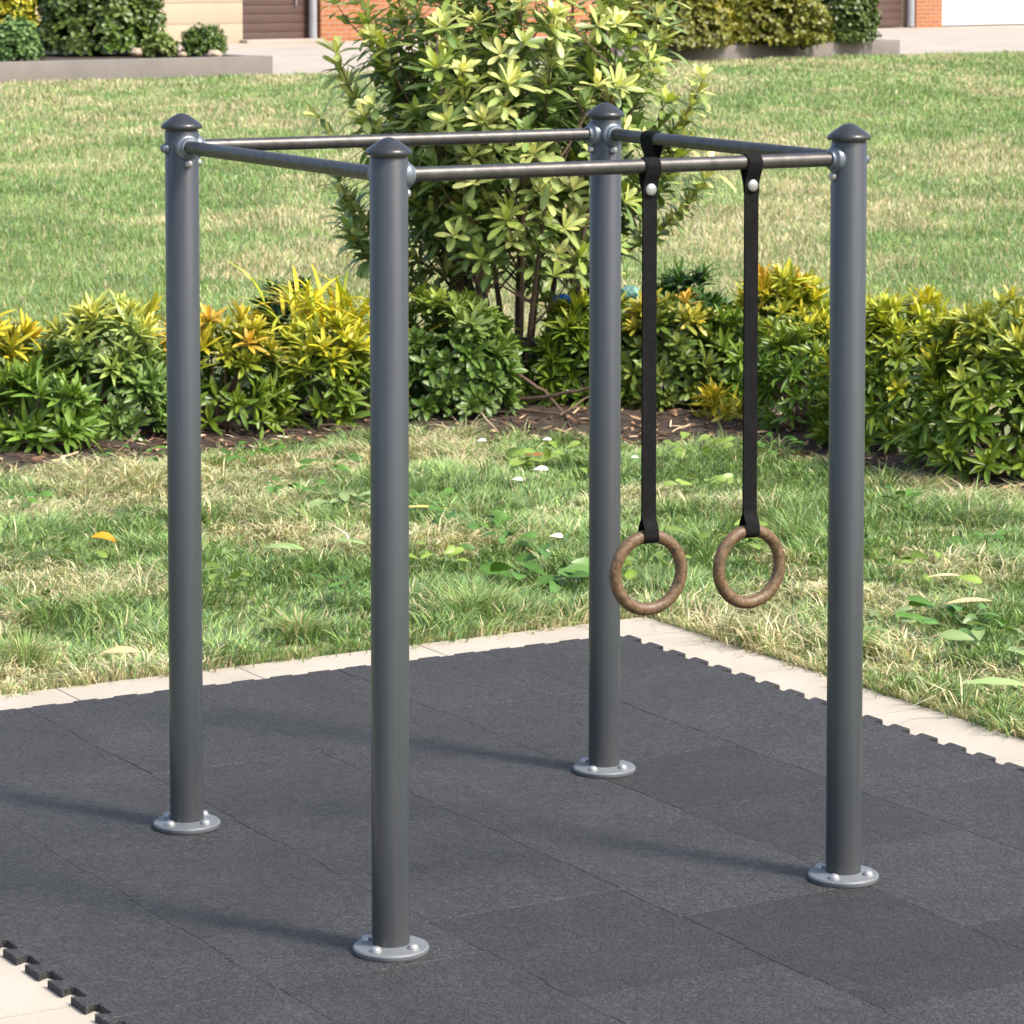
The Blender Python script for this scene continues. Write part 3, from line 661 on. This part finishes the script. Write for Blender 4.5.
# the bed behind the shrub holds a few plastic scraps
crumple('plastic_bag', 563, 299, .60, .05, 'blue', 'bright blue plastic scrap caught under the tall shrub beside the back post', 'plastic scrap', (1.1, .7, .6), 3)
crumple('plastic_bag', 583, 298, .58, .065, 'teal', 'pale teal plastic scrap beside the blue one, half behind the back post', 'plastic scrap', (1.3, .6, .55), 6)
crumple('plastic_bag', 630, 293, .62, .06, 'teal', 'pale teal plastic scrap right of the back post above the hedge', 'plastic scrap', (1, .6, .7), 9)
crumple('plastic_tub', 528, 352, .26, .11, 'navy', 'dark navy plastic tub under the tall shrub behind a leaning stem', 'tub', (.9, .8, .7), 12)

# ------------------------------------------------------------------ grass
def in_concrete(x, y, pad=0.0):
    u = x*U.x+y*U.y; v = x*V.x+y*V.y
    return (u > 1.5-pad) & (u < CU1+pad) & (v > 4.5-pad) & (v < CV1+pad)
def blades(name, X, Y, H, Wd, lean_a, lean, col, label, ground=GROUND):
    n = len(X); z0 = np.full(n, ground)
    dirx, diry = np.cos(lean_a), np.sin(lean_a)
    ang = lean_a+rng.normal(PI/2, .6, n); sx, sy = np.cos(ang)*Wd*.5, np.sin(ang)*Wd*.5
    h1 = H*.55; l1 = H*lean*.32; h2 = H*(1-.35*lean*lean); l2 = H*lean
    b_ = np.stack([X, Y, z0], 1); S2 = np.stack([sx, sy, 0*sx], 1)
    m1 = np.stack([X+dirx*l1, Y+diry*l1, z0+h1], 1); tp = np.stack([X+dirx*l2, Y+diry*l2, z0+np.maximum(h2, .012)], 1)
    v = np.stack([b_-S2, b_+S2, m1+S2*.85, m1-S2*.85, tp+S2*.12, tp-S2*.12], 1).reshape(-1, 3)
    q = (np.arange(n)[:, None, None]*6+np.array([[0, 1, 2, 3], [3, 2, 4, 5]])[None]).reshape(-1, 4)
    c = np.stack([col*.9, col*.9, col, col, col*1.05, col*1.05], 1).reshape(-1, 3)
    o = np_obj(name, v, q, c, M['grass'], smooth=False)
    return tag(o, label, 'grass', kind='stuff')
GA, GB, GC = np.array([.125, .225, .052]), np.array([.33, .45, .16]), np.array([.135, .24, .115])
ST, ST2 = np.array([.50, .42, .24]), np.array([.68, .60, .40])
def lawn_color(x, y, n, big=1.0, bias=0.0):
    s = fbm(x*1.3*big, y*1.0*big, 1, 4); d = sstep(.485+bias, .585+bias, s+.04*rng.normal(0, 1, n))
    g = fbm(x*2.1*big, y*1.6*big, 8, 3)[:, None]; k = rng.random((n, 1))
    green = GA*(1-g)+GB*g; green = np.where(k < .25, GC*1.1, green); green = green*(1-.0*k)
    straw = ST*(1-k)+ST2*k; dead = rng.random(n) < (.07+.72*d)
    half = (rng.random(n) < .4)[:, None]
    c = np.where(dead[:, None], np.where(half, straw*.6+green*.4, straw), green)
    return c*(1+rng.normal(0, .16, (n, 1))), d
# near lawn: tufts
nt_ = 23000
tx = rng.uniform(-4.4, 4.6, nt_); ty = rng.uniform(8.6, 18.4, nt_)
ok = ~in_concrete(tx, ty, -.008) & (ty < bed_front(tx)+.10+.05*np.sin(tx*19)) & (np.abs(tx) < .165*ty+1.1)
u_ = tx*U.x+ty*U.y; ok &= (u_ > 1.6)
tx, ty = tx[ok], ty[ok]; inview = np.abs(tx) < .165*ty+.1
per = np.where(inview, 24, 12)
print('tufts', len(tx), inview.sum())
ti = np.repeat(np.arange(len(tx)), per); n = len(ti)
ra = rng.random(n)*6.28; rd = np.abs(rng.normal(0, .034, n)); X = tx[ti]+np.cos(ra)*rd; Y = ty[ti]+np.sin(ra)*rd
hn = fbm(tx*2.6, ty*2.2, 21, 3); hh = (.040+.075*sstep(.3, .75, hn))
col, dd = lawn_color(X, Y, n)
tuftcol = 1+.22*rng.normal(0, 1, (len(tx), 1)); col = col*np.clip(tuftcol[ti], .55, 1.5)
wild = rng.random(len(tx)) < .06; hh = np.where(wild, hh*1.55, hh)
H = hh[ti]*(.65+.6*rng.random(n)); comb = fbm(tx*1.1, ty*1.1, 31, 2)*12.0
la = np.where(rng.random(n) < .55, ra, comb[ti]+rng.normal(0, .5, n)); lean = np.clip(.35+.35*rng.random(n)+rd*6+.25*dd, .1, 1.35)
blades('grass', X, Y, H, rng.uniform(.0035, .0078, n), la, lean, col, 'near lawn of mixed green and straw-coloured grass between concrete and hedge')
# fringe hanging over the concrete edge
n = 5200; s = rng.random(n); e1 = rng.random(n) < .55
u = np.where(e1, 2.0+s*(CU1-2.0), CU1+np.abs(rng.normal(0, .02, n))); v = np.where(e1, CV1+np.abs(rng.normal(0, .02, n)), 6.5+s*(CV1-6.5))
X = u*U.x+v*V.x; Y = u*U.y+v*V.y; col, dd = lawn_color(X, Y, n, bias=-.1); aa = np.where(e1, YAW-PI/2, YAW+PI)+rng.normal(0, .8, n)
blades('grass', X, Y, rng.uniform(.03, .075, n), rng.uniform(.003, .0055, n), aa, rng.uniform(.2, .75, n), col, 'ragged straw-tipped grass fringe leaning over the concrete edge')
# far lawn
n = 780000; ly = np.exp(rng.uniform(math.log(18.6), math.log(98), n)); lx = rng.uniform(-.30, .30, n)*ly
def far_ok(x, y):
    k1 = 62.57+(x+9.75)*(3.93/4.91); k2 = 74.03+(x-2.88)*(4.81/6.43)
    lim = np.where(x < -4.84, k1, np.where(x < 2.88, 66.9+(x+4.84)*.75, k2)); return (y < lim-.05) & ((y > bed_back(x)-.25) | (np.abs(x) > 5.5))
ok = far_ok(lx, ly); lx, ly = lx[ok], ly[ok]; n = len(lx)
sc_ = ly/20; s = fbm(lx*.75, ly*.42, 5, 4); s2 = fbm(lx*.22, ly*.13, 15, 3)
d = sstep(.40, .62, s*.6+s2*.4+.03*rng.normal(0, 1, n)); k = rng.random((n, 1)); g = fbm(lx*.8, ly*.5, 55, 3)[:, None]
green = GA*(1-g)+GB*g; green = np.where(k < .2, GC*1.2, green); dead = rng.random(n) < (.12+.60*d)
col = np.where(dead[:, None], (ST*(1-k)+ST2*k)*.92, green)*(1+rng.normal(0, .16, (n, 1)))
col *= (.70+.6*fbm(lx*2.2, ly*1.2, 77, 3))[:, None]
blades('grass', lx, ly, (.035+.035*vnoise(lx*1.7, ly*1.1, 60))*(.7+.6*rng.random(n))*np.sqrt(sc_), .0055*sc_*(.7+.6*rng.random(n)), rng.random(n)*6.28, rng.uniform(.2, 1.0, n), col, 'wide mown lawn with green and straw bands behind the hedge')

# broad-leaved weeds, petals and fallen leaves: each a thing
def weed(px, py, size, nleaf, colr, label, prof='oval', leafL=.05):
    g = G(px, py, GROUND); root = thing('lawn_weed', label, 'weed', g, 0, 'broad-leaved weeds in the lawn'); lv = Leaves()
    size *= 1.15; leafL *= 1.2; n = nleaf; r = size*np.sqrt(rng.random(n)); a = rng.random(n)*6.28
    hgt = rng.uniform(.05, .125, n); P = np.stack([r*np.cos(a), r*np.sin(a), hgt], 1)
    ph = a+rng.normal(0, .7, n); D = np.stack([np.cos(ph), np.sin(ph), rng.uniform(-.1, .6, n)], 1)
    c = colr*(.8+.45*rng.random((n, 1))); lv.add(P, D, np.array([[.1, -.28, 1.]]*n)+rng.normal(0, .38, (n, 3)), leafL*rng.uniform(.7, 1.3, n), leafL*.50*rng.uniform(.7, 1.2, n), c*.9, c*1.05, .25, prof, .2)
    lv.build('leaves', M['leaf'], root)
    bm = bmesh.new()
    for q in P[::2]: add_tube(bm, [Vector((0, 0, -.01)), Vector((q[0]*.6, q[1]*.6, q[2]*.75)), Vector(q)], .0018, 4)
    obj('stalk', bm, M['stalk'], root)
M['stalk'] = surf('green_stalk', (.10, .16, .04), (.15, .22, .06), 20, .6)
WG, WL, WP = np.array([.07, .16, .025]), np.array([.18, .27, .045]), np.array([.24, .34, .13])
weed(566, 474, .20, 34, WL, 'yellow-green weed patch among white petals left of the back post', leafL=.075)
weed(466, 538, .12, 15, WG*1.1, 'dark green weed right of the front post in mid lawn', leafL=.075)
weed(548, 590, .16, 18, WG, 'long-leaved green weed just left of the back post above the concrete', 'lance', .11)
weed(692, 466, .14, 20, WL*.95, 'pale green weed patch between the ring straps near the bed', leafL=.075)
weed(345, 610, .07, 10, WG, 'small dark weed near the concrete left of the front post', leafL=.055)
weed(345, 515, .11, 14, WP*.8, 'pale weed with flat leaves left of the front post in mid lawn', leafL=.085)
weed(330, 478, .10, 12, WG, 'dark leafy weed near the bed left of the front post', leafL=.07)
weed(52, 620, .07, 7, WG*.9, 'round-leaved weed at the lower left of the near lawn', leafL=.06)
weed(88, 578, .04, 4, WL*.9, 'tiny upright weed with one bright leaf below the orange leaf', leafL=.06)
weed(960, 640, .13, 20, WG*1.15, 'leafy green weed patch right of the right post', leafL=.08)
weed(1008, 668, .12, 12, WP, 'pale broad-leaved weed at the right edge near the concrete', leafL=.10)
weed(720, 556, .13, 14, WL, 'bright weed seen through the left and right rings', leafL=.09)
weed(900, 515, .10, 12, WG, 'small green weed right of the right post near the hedge', leafL=.06)
weed(250, 470, .12, 14, WG, 'leafy weed right of the left post at the soil edge', leafL=.06)
weed(425, 520, .10, 12, WG*1.1, 'dark weed beside the long yellow dry blade right of the front post', leafL=.07)
weed(590, 500, .08, 9, WL, 'small bright weed just touching the back post', leafL=.06)
weed(770, 462, .12, 16, WG*1.05, 'green weed near the bed right of the right ring strap', leafL=.06)
weed(650, 590, .10, 12, WL*.9, 'weed seen through the lower part of the left ring', leafL=.07)
weed(130, 470, .13, 16, WG, 'low leafy weed near the soil left of the left post', leafL=.06)
weed(930, 590, .10, 12, WL, 'yellow-green weed above the leafy patch right of the right post', leafL=.07)
weed(500, 560, .10, 12, WG, 'green weed between the front and back posts above the spiky tuft', leafL=.07)
weed(705, 500, .12, 16, WL, 'lime weed patch between the ring straps in mid lawn', leafL=.06)
weed(985, 560, .10, 12, WG, 'dark green weed near the right edge in mid lawn', leafL=.06)
weed(880, 640, .09, 10, WP*.8, 'pale weed just right of the right post near the concrete', leafL=.07)
weed(230, 600, .09, 10, WL*.85, 'yellow-green weed just right of the left post near the concrete', leafL=.06)
weed(300, 505, .10, 12, WG*1.1, 'green weed midway between the left and front posts', leafL=.06)
weed(20, 520, .10, 12, WG, 'dark weed at the left edge level with the orange leaf', leafL=.06)
weed(440, 575, .08, 10, WL, 'lime weed right of the front post above the spiky tuft', leafL=.06)
def tuft(px, py, label, hgt=.15, n=260, r=.05, col=None):
    g = G(px, py, GROUND); ra = rng.random(n)*6.28; rd = np.abs(rng.normal(0, r, n)); X, Y = np.cos(ra)*rd, np.sin(ra)*rd
    kk = rng.random((n, 1)); c = (GA*1.05*(1-kk)+GB*kk); c = np.where(rng.random((n, 1)) < .25, ST, c)
    o = blades('grass_tuft', X, Y, hgt*(.6+.5*rng.random(n)), np.full(n, .005), ra, rng.uniform(.35, 1.1, n), c, label, 0.0)
    o.location = g; tag(o, label, 'grass tuft', 'tall grass tufts'); del o['kind']
tuft(478, 622, 'big spiky grass tuft at the concrete edge between front and back posts', .17, 420, .07)
tuft(300, 640, 'spiky grass tuft at the concrete edge between left and front posts', .13)
tuft(25, 668, 'straw-tipped grass tuft at the lower left concrete edge', .14, 300)
tuft(215, 470, 'low blue-green grass tuft near the bed just right of the left post', .10)
tuft(860, 655, 'grass tuft beside the right post at the concrete edge', .12)
def flat_leaf(name, px, py, L, W, col, label, cat, group=None, rz=0, prof='oval', droop=.25, z=.035, up=.15):
    lv = Leaves(); D = np.array([[math.cos(rz), math.sin(rz), up]])
    lv.add(np.array([[-L*.5*math.cos(rz), -L*.5*math.sin(rz), 0]]), D, np.array([[0, -.35, 1.]]), L, W, np.array(col)*.92, np.array(col), droop, prof, .3)
    o = lv.build(name, M['leaf']); o.location = G(px, py, z); return tag(o, label, cat, group)
flat_leaf('fallen_leaf', 104, 537, .105, .065, (.75, .27, .012), 'single bright orange fallen leaf on the left lawn', 'leaf', None, .1, up=.25, droop=.5, z=.05)
PG = 'white petals scattered in the lawn'
WHT = (.85, .83, .76)
for px, py, s, lab in [(541, 470, .075, 'largest white petal left of the back post'), (517, 480, .06, 'white petal left of the largest petal in the weed patch'), (482, 441, .05, 'white petal at the soil edge right of the front post'),
                       (547, 440, .05, 'white petal at the soil edge nearest the back post'), (556, 537, .065, 'lone white petal in mid lawn left of the back post'), (570, 453, .06, 'cream petal at the top of the weed patch'),
                       (546, 552, .035, 'tiny cream petal just below the lone white petal'), (635, 458, .05, 'white petal right of the back post near the bed')]:
    flat_leaf('white_petal', px, py, s, s*.62, WHT, lab, 'petal', PG, random.uniform(-.6, .6), z=.045, up=.25)
DG = 'dry leaves lying on the lawn'
for px, py, L, W, cl, lab, rz in [(423, 508, .26, .02, (.60, .48, .16), 'long yellow dry blade right of the front post', .0), (455, 506, .28, .014, (.08, .11, .03), 'dark thin blade beside the yellow dry blade', -.05),
                              (55, 554, .26, .022, (.07, .09, .035), 'dark narrow leaf lying on the left lawn below the orange leaf', .1), (285, 548, .17, .05, WP*1.1, 'pale green broad leaf left of the front post', -.2),
                              (350, 542, .16, .03, WP*1.2, 'pale narrow leaf touching the front post in mid lawn', -.5), (970, 602, .22, .035, (.62, .47, .25), 'tan dry leaf right of the right post', .35),
                              (945, 576, .16, .02, (.60, .48, .28), 'tan dry stick-like leaf right of the right post', .3), (122, 652, .14, .05, (.55, .40, .22), 'tan curled leaf at the lower left lawn edge', .2),
                              (995, 684, .22, .05, WP*1.2, 'long pale green leaf near the right edge above the concrete', -.1), (535, 455, .10, .03, (.30, .10, .03), 'rust-brown leaf at the top of the weed patch', .1)]:
    flat_leaf('dry_leaf', px, py, L, W, cl, lab, 'leaf', DG, rz, 'lance', .15, .045, .12)

# ------------------------------------------------------------------ far background: planters, path, house, bushes
def wall_run(bm, p0, p1, z0, z1, th, bev=.02):
    d = (p1-p0); d.z = 0; L = d.length; d.normalize(); nrm = Vector((-d.y, d.x, 0))
    add_box(bm, (p0+p1)/2*1.0+nrm*(th/2)+Vector((0, 0, (z0+z1)/2-((p0+p1)/2).z)), (L, th, z1-z0), math.atan2(d.y, d.x), bev)
KL0, KL1 = G(0, 83, GROUND), G(273, 75.5, GROUND); dL = (KL1-KL0).normalized(); nL = Vector((-dL.y, dL.x, 0))
KL00 = KL0-dL*22
def planter(name, p0, p1, dep, zt, label):
    root = thing(name, label, 'planter', p0); d = (p1-p0); d.z = 0; d.normalize(); nrm = Vector((-d.y, d.x, 0)); o0 = -p0
    o0 = Vector((0, 0, 0)); p1l = p1-p0; p1l.z = 0
    bm = bmesh.new(); wall_run(bm, o0, p1l, -.1, zt, .3); obj('front_wall', bm, M['kerb'], root, 30)
    q0 = p1l-d*.302+nrm*.303
    bm = bmesh.new(); wall_run(bm, q0+d*.302+nrm*0, q0+d*.302+nrm*(dep), -.1, zt-.004, .3); obj('end_wall', bm, M['kerb'], root, 30)
    bm = bmesh.new(); a_, b_ = o0+nrm*.303, q0+Vector((0, 0, 0))
    add_prism(bm, [a_, b_, b_+nrm*dep, a_+nrm*dep], -.1, zt-.09); obj('soil_fill', bm, M['soil'], root, 0)
    return root, d, nrm
planter('planter_wall', KL00, KL1, 16, .40, 'grey stone planter edge at the far left of the lawn')
KR0, KR1 = G(560, 67, GROUND), G(900, 55, GROUND)
planter('planter_wall', G(618, 65, GROUND), KR1, 6, .37, 'grey stone planter edge at the far right beyond the tall shrub')
# concrete path and driveway
pth = [KL1+Vector((.25, -.15, 0)), KR0+Vector((0, 0, 0)), KR0+Vector((-2, 46, 0)), KL1+Vector((-26, 40, 0))]
bm = bmesh.new(); add_prism(bm, [(p.x, p.y) for p in pth], GROUND-.05, GROUND+.012); tag(obj('path', bm, M['path'], smooth=0), kind='structure')
drv = [KR1+Vector((.3, 0, 0)), KR1+Vector((20, 12, 0)), KR1+Vector((6, 52, 0)), KR1+Vector((-16, 30, 0))]
dr0 = G(905, 55, GROUND); dr1 = G(1030, 51.5, GROUND); dd_ = (dr1-dr0).normalized()
drv = [dr0, dr0+dd_*22, dr0+dd_*22+Vector((-22, 42, 0)), dr0+Vector((-22, 26, 0))]
bm = bmesh.new(); add_prism(bm, [(p.x, p.y) for p in drv], GROUND-.05, GROUND+.016); tag(obj('driveway', bm, M['path'], smooth=0), kind='structure')
# house facade: straight front at 40 degrees
HA = math.radians(40); HO = G(276, 41.5); hd = Vector((math.cos(HA), math.sin(HA), 0)); hn_ = Vector((-hd.y, hd.x, 0))
def ht(px):
    k = (px-512)/F_PX; return (k*HO.y-HO.x)/(hd.x-k*hd.y)
house = thing('house', 'cream and brick house with brown doors and a white garage door at the back', 'house', (HO.x, HO.y, GROUND), HA)
def hbox(name, mat, x0, x1, y0, y1, z0, z1, parent=house, bev=0.01, bm=None, fin=True):
    bm = bm or bmesh.new(); add_box(bm, ((x0+x1)/2, (y0+y1)/2, (z0+z1)/2), (x1-x0, y1-y0, z1-z0), 0, bev)
    return obj(name, bm, M[mat], parent, 30) if fin else bm
tA, tB, tC, tD, tE, tF = ht(243), ht(309), ht(318), ht(320), ht(400), ht(640)
bm = bmesh.new()
zj = [0, .55, 1.12, 1.7, 2.28, 2.9]
for z0, z1 in zip(zj, zj[1:]): add_box(bm, ((tA-9)/2+tA/2, .2, (z0+z1)/2), (9, .4, z1-z0-.012), 0, .008)
add_box(bm, (tA-4.5, .22, 1.45), (8.98, .38, 2.88))
w_ = obj('wall', bm, M['render'], house, 30); w_['label'] = 'cream stone-block wall'
def slat_door(name, t0, t1, z1, mat, n, lab, y=.18):
    bm = bmesh.new(); hh_ = (z1-.05)/n
    for k in range(n): add_box(bm, ((t0+t1)/2, y+.04, .05+hh_*(k+.5)), (t1-t0, .08, hh_-.012), 0, .006)
    add_box(bm, ((t0+t1)/2, y+.08, z1/2+.02), (t1-t0-.02, .06, z1-.1)); o = obj(name, bm, M[mat], house, 30); o['label'] = lab; return o
dr = slat_door('door', tA+.04, tC-.01, 2.25, 'door', 9, 'wide brown slatted door by the cream wall')
hbox('handle', 'bolt', tB-.35, tB-.31, .12, .17, 1.0, 1.3, dr)
hbox('door_step', 'path', tA-.1, tC, -.35, .17, 0, .10)
hbox('lintel', 'render', tA+.003, tD, 0, .4, 2.26, 2.9)
bm = bmesh.new(); add_tube(bm, [(tB+.14, .0, .05), (tB+.14, .0, 2.9)], .115, 16); obj('downpipe', bm, M['pipe'], house)
hbox('brick_wall', 'brick', tD+.02, tE+9, -.02, .4, 0, 2.9)
gA, gB, gP, gC, gD, gE = ht(872), ht(905), ht(910), ht(915), ht(941), ht(1040)
hbox('wall', 'render', tE+9.01, gA, 0, .4, 0, 2.9)
slat_door('door', gA+.01, gB, 2.25, 'door', 9, 'brown slatted door beside the white garage door')
hbox('lintel', 'render', gA+.003, gC-.003, 0, .4, 2.26, 2.9)
bm = bmesh.new(); add_tube(bm, [(gP, .0, .05), (gP, .0, 2.9)], .13, 16); obj('downpipe', bm, M['pipe'], house)
hbox('brick_pier', 'brick', gC, gD, -.03, .45, 0, 2.9)
slat_door('garage_door', gD+.01, gE+1.5, 2.4, 'white', 5, 'white sectional garage door', .12)
hbox('lintel', 'render', gD+.003, gE+4, 0, .45, 2.41, 2.9)
hbox('wall', 'render', gE+1.52, gE+4, 0, .4, 0, 2.4)
hbox('wall', 'render', tA-8.9, gE+3.9, .46, 9, 0, 2.9)
bm = bmesh.new()
x0, x1 = tA-9.6, gE+4.6
vsr = [bm.verts.new(p) for p in [(x0, -.6, 2.91), (x1, -.6, 2.91), (x1, 4.7, 5.2), (x0, 4.7, 5.2), (x0, 9.8, 2.91), (x1, 9.8, 2.91)]]
for f in ((0, 1, 2, 3), (3, 2, 5, 4), (0, 3, 4), (1, 5, 2), (0, 4, 5, 1)): bm.faces.new([vsr[i] for i in f])
obj('roof', bm, M['roof'], house, 0)

def far_bush(name, label, px, pbase, z0, wpx, hgt, pal, L=.16, W=.09, dens=95, seed=0, group='bushes in front of the house', cat='bush'):
    g = G(px, pbase, z0); sc = F_PX/g.y; w = wpx/sc/2
    root = thing(name, label, cat, (g.x, g.y+w*.8+.5, z0), 0, group); lv = Leaves()
    n = int(dens*(w*hgt*4+w*w*3)); d = norm(rng.normal(0, 1, (n, 3))); d[:, 2] = np.abs(d[:, 2])*1.1-.08; d = norm(d)
    rad = .35+.65*rng.random(n)**.5; lump = 1+.22*(fbm(d[:, 0]*2.6+seed, d[:, 1]*2.6+d[:, 2]*2.2, seed)-.5)*2
    P = np.sign(d)*np.abs(d)**.8*(rad*lump)[:, None]*np.array([w*.94, w*.8, hgt*.9]); P[:, 2] = np.maximum(P[:, 2], 0)+.06*hgt
    A = norm(d+np.array([0, 0, .4])+rng.normal(0, .3, (n, 3))); k = .5*rng.random((n, 1))+.5*fbm(P[:, 0]*1.7+seed, P[:, 2]*1.7+P[:, 1], seed+4)[:, None]
    c = pal[0]*(1-k)+pal[1]*k; y = (sstep(.55, .8, fbm(P[:, 0]*1.1+seed, P[:, 2]*1.1, seed+9))*.8)[:, None]; cin = c*(1-y)+pal[2]*y
    rosettes(lv, P, A, 6, L*(.8+.4*rng.random(n)), W, cin, c, 'oval', (30, 85), .2)
    lv.build('foliage', M['leaf'], root)
    obj('stem', stems_bm(Vector((0, 0, -.1)), [tuple(P[i]*.85) for i in rng.choice(n, 10)], .05, .015), M['bark'], root)
FG = np.array([.05, .09, .018]); FG2 = np.array([.13, .18, .035])
far_bush('garden_bush', 'big round green bush in the far left planter', 88, 56, .32, 138, 2.6, (FG, FG2, OLIVE), seed=1)
far_bush('garden_bush', 'yellow bush at the far upper left corner', 2, 46, .35, 62, 2.3, (OLIVE, YEL*.8, YEL), seed=2)
far_bush('garden_bush', 'grey-green low bush at the far left edge in the planter', 8, 60, .35, 55, .85, (SAGE, SAGE*1.3, OLIVE), seed=3, L=.12)
far_bush('garden_bush', 'small neat round bush in front of the cream wall', 200, 55, .35, 50, .62, (np.array([.08, .11, .03]), OLIVE*.9, OLIVE), L=.09, W=.045, dens=200, seed=4)
far_bush('garden_bush', 'low green plant between the big bush and the small round bush', 155, 55, .35, 38, .38, (FG*1.2, FG2*1.3, PALE*.8), L=.14, seed=5)
far_bush('garden_bush', 'wide yellow-green bush directly above the right post', 765, 47, .3, 150, 2.4, (np.array([.10, .125, .018]), np.array([.22, .21, .025]), YEL*.75), seed=6)
far_bush('garden_bush', 'yellow-green bush just right of the tall shrub top', 672, 50, .3, 145, 2.4, (np.array([.10, .12, .018]), np.array([.20, .19, .025]), YEL*.6), seed=7)
far_bush('garden_bush', 'dark green bush left of the right brown door', 848, 44, .3, 78, 2.5, (FG*.9, FG2*.85, FG2), seed=8)
far_bush('garden_bush', 'small bright green plant at the foot of the dark green bush', 806, 46, .3, 28, .42, (FG2, PALE*.8, LIME), seed=9, L=.12)
for px, py, r, lab in [(137, 54, .15, 'tan rock beside the big round bush'), (214, 56.5, .15, 'tan rock below the small round bush'), (182, 56, .10, 'small tan rock left of the small round bush')]:
    bm = bmesh.new(); bmesh.ops.create_icosphere(bm, subdivisions=3, radius=r)
    for v in bm.verts:
        p = v.co/r; v.co = v.co*(1+.3*(float(fbm(p.x*1.6+px, p.y*1.6+p.z*2, 3))-.5)*2); v.co.z *= .7
    o = obj('rock', bm, M['rock'], smooth=40); o.location = G(px, py, .35)+Vector((0, 0, r*.25)); tag(o, lab, 'rock', 'rocks in the left planter')

# ------------------------------------------------------------------ light, sky, camera
SUN_EL, sun_dir = math.radians(50), Vector((.86, -.51, 0)).normalized()
sd = Vector((sun_dir.x*math.cos(SUN_EL), sun_dir.y*math.cos(SUN_EL), math.sin(SUN_EL)))
ld = bpy.data.lights.new('sun', 'SUN'); ld.energy = 2.5; ld.angle = math.radians(9.0); ld.color = (1, .945, .85)
lo_ = bpy.data.objects.new('sun', ld); COL.objects.link(lo_); lo_.rotation_euler = sd.to_track_quat('Z', 'Y').to_euler(); lo_.location = (6, -4, 12)
wd = bpy.data.worlds.new('World'); scene.world = wd; wd.use_nodes = True; nt = wd.node_tree
sky = nt.nodes.new('ShaderNodeTexSky'); sky.sky_type = 'NISHITA'; sky.sun_disc = False
sky.sun_elevation = SUN_EL; sky.sun_rotation = math.atan2(sd.x, sd.y); sky.dust_density = 4.0; sky.air_density = 1.0; sky.ozone_density = .4
bg = nt.nodes['Background']; nt.links.new(sky.outputs[0], bg.inputs[0]); bg.inputs[1].default_value = .15
cd = bpy.data.cameras.new('camera'); cam = bpy.data.objects.new('camera', cd); COL.objects.link(cam); scene.camera = cam
cam.location = (0, 0, CAM_H); cam.rotation_euler = (PI/2-PITCH, 0, 0)
cd.sensor_width = 36; cd.lens = F_PX/1024*36; cd.shift_y = SHIFT/1024; cd.clip_end = 1000; cd.clip_start = .1
cd.dof.use_dof = True; cd.dof.focus_distance = 9.2; cd.dof.aperture_fstop = 16.0
scene.view_settings.view_transform = 'Standard'; scene.view_settings.look = 'None'; scene.view_settings.exposure = 0.98; scene.view_settings.gamma = 1
scene.cycles.max_bounces = 7; scene.cycles.diffuse_bounces = 3; scene.cycles.transmission_bounces = 4; scene.cycles.use_denoising = True
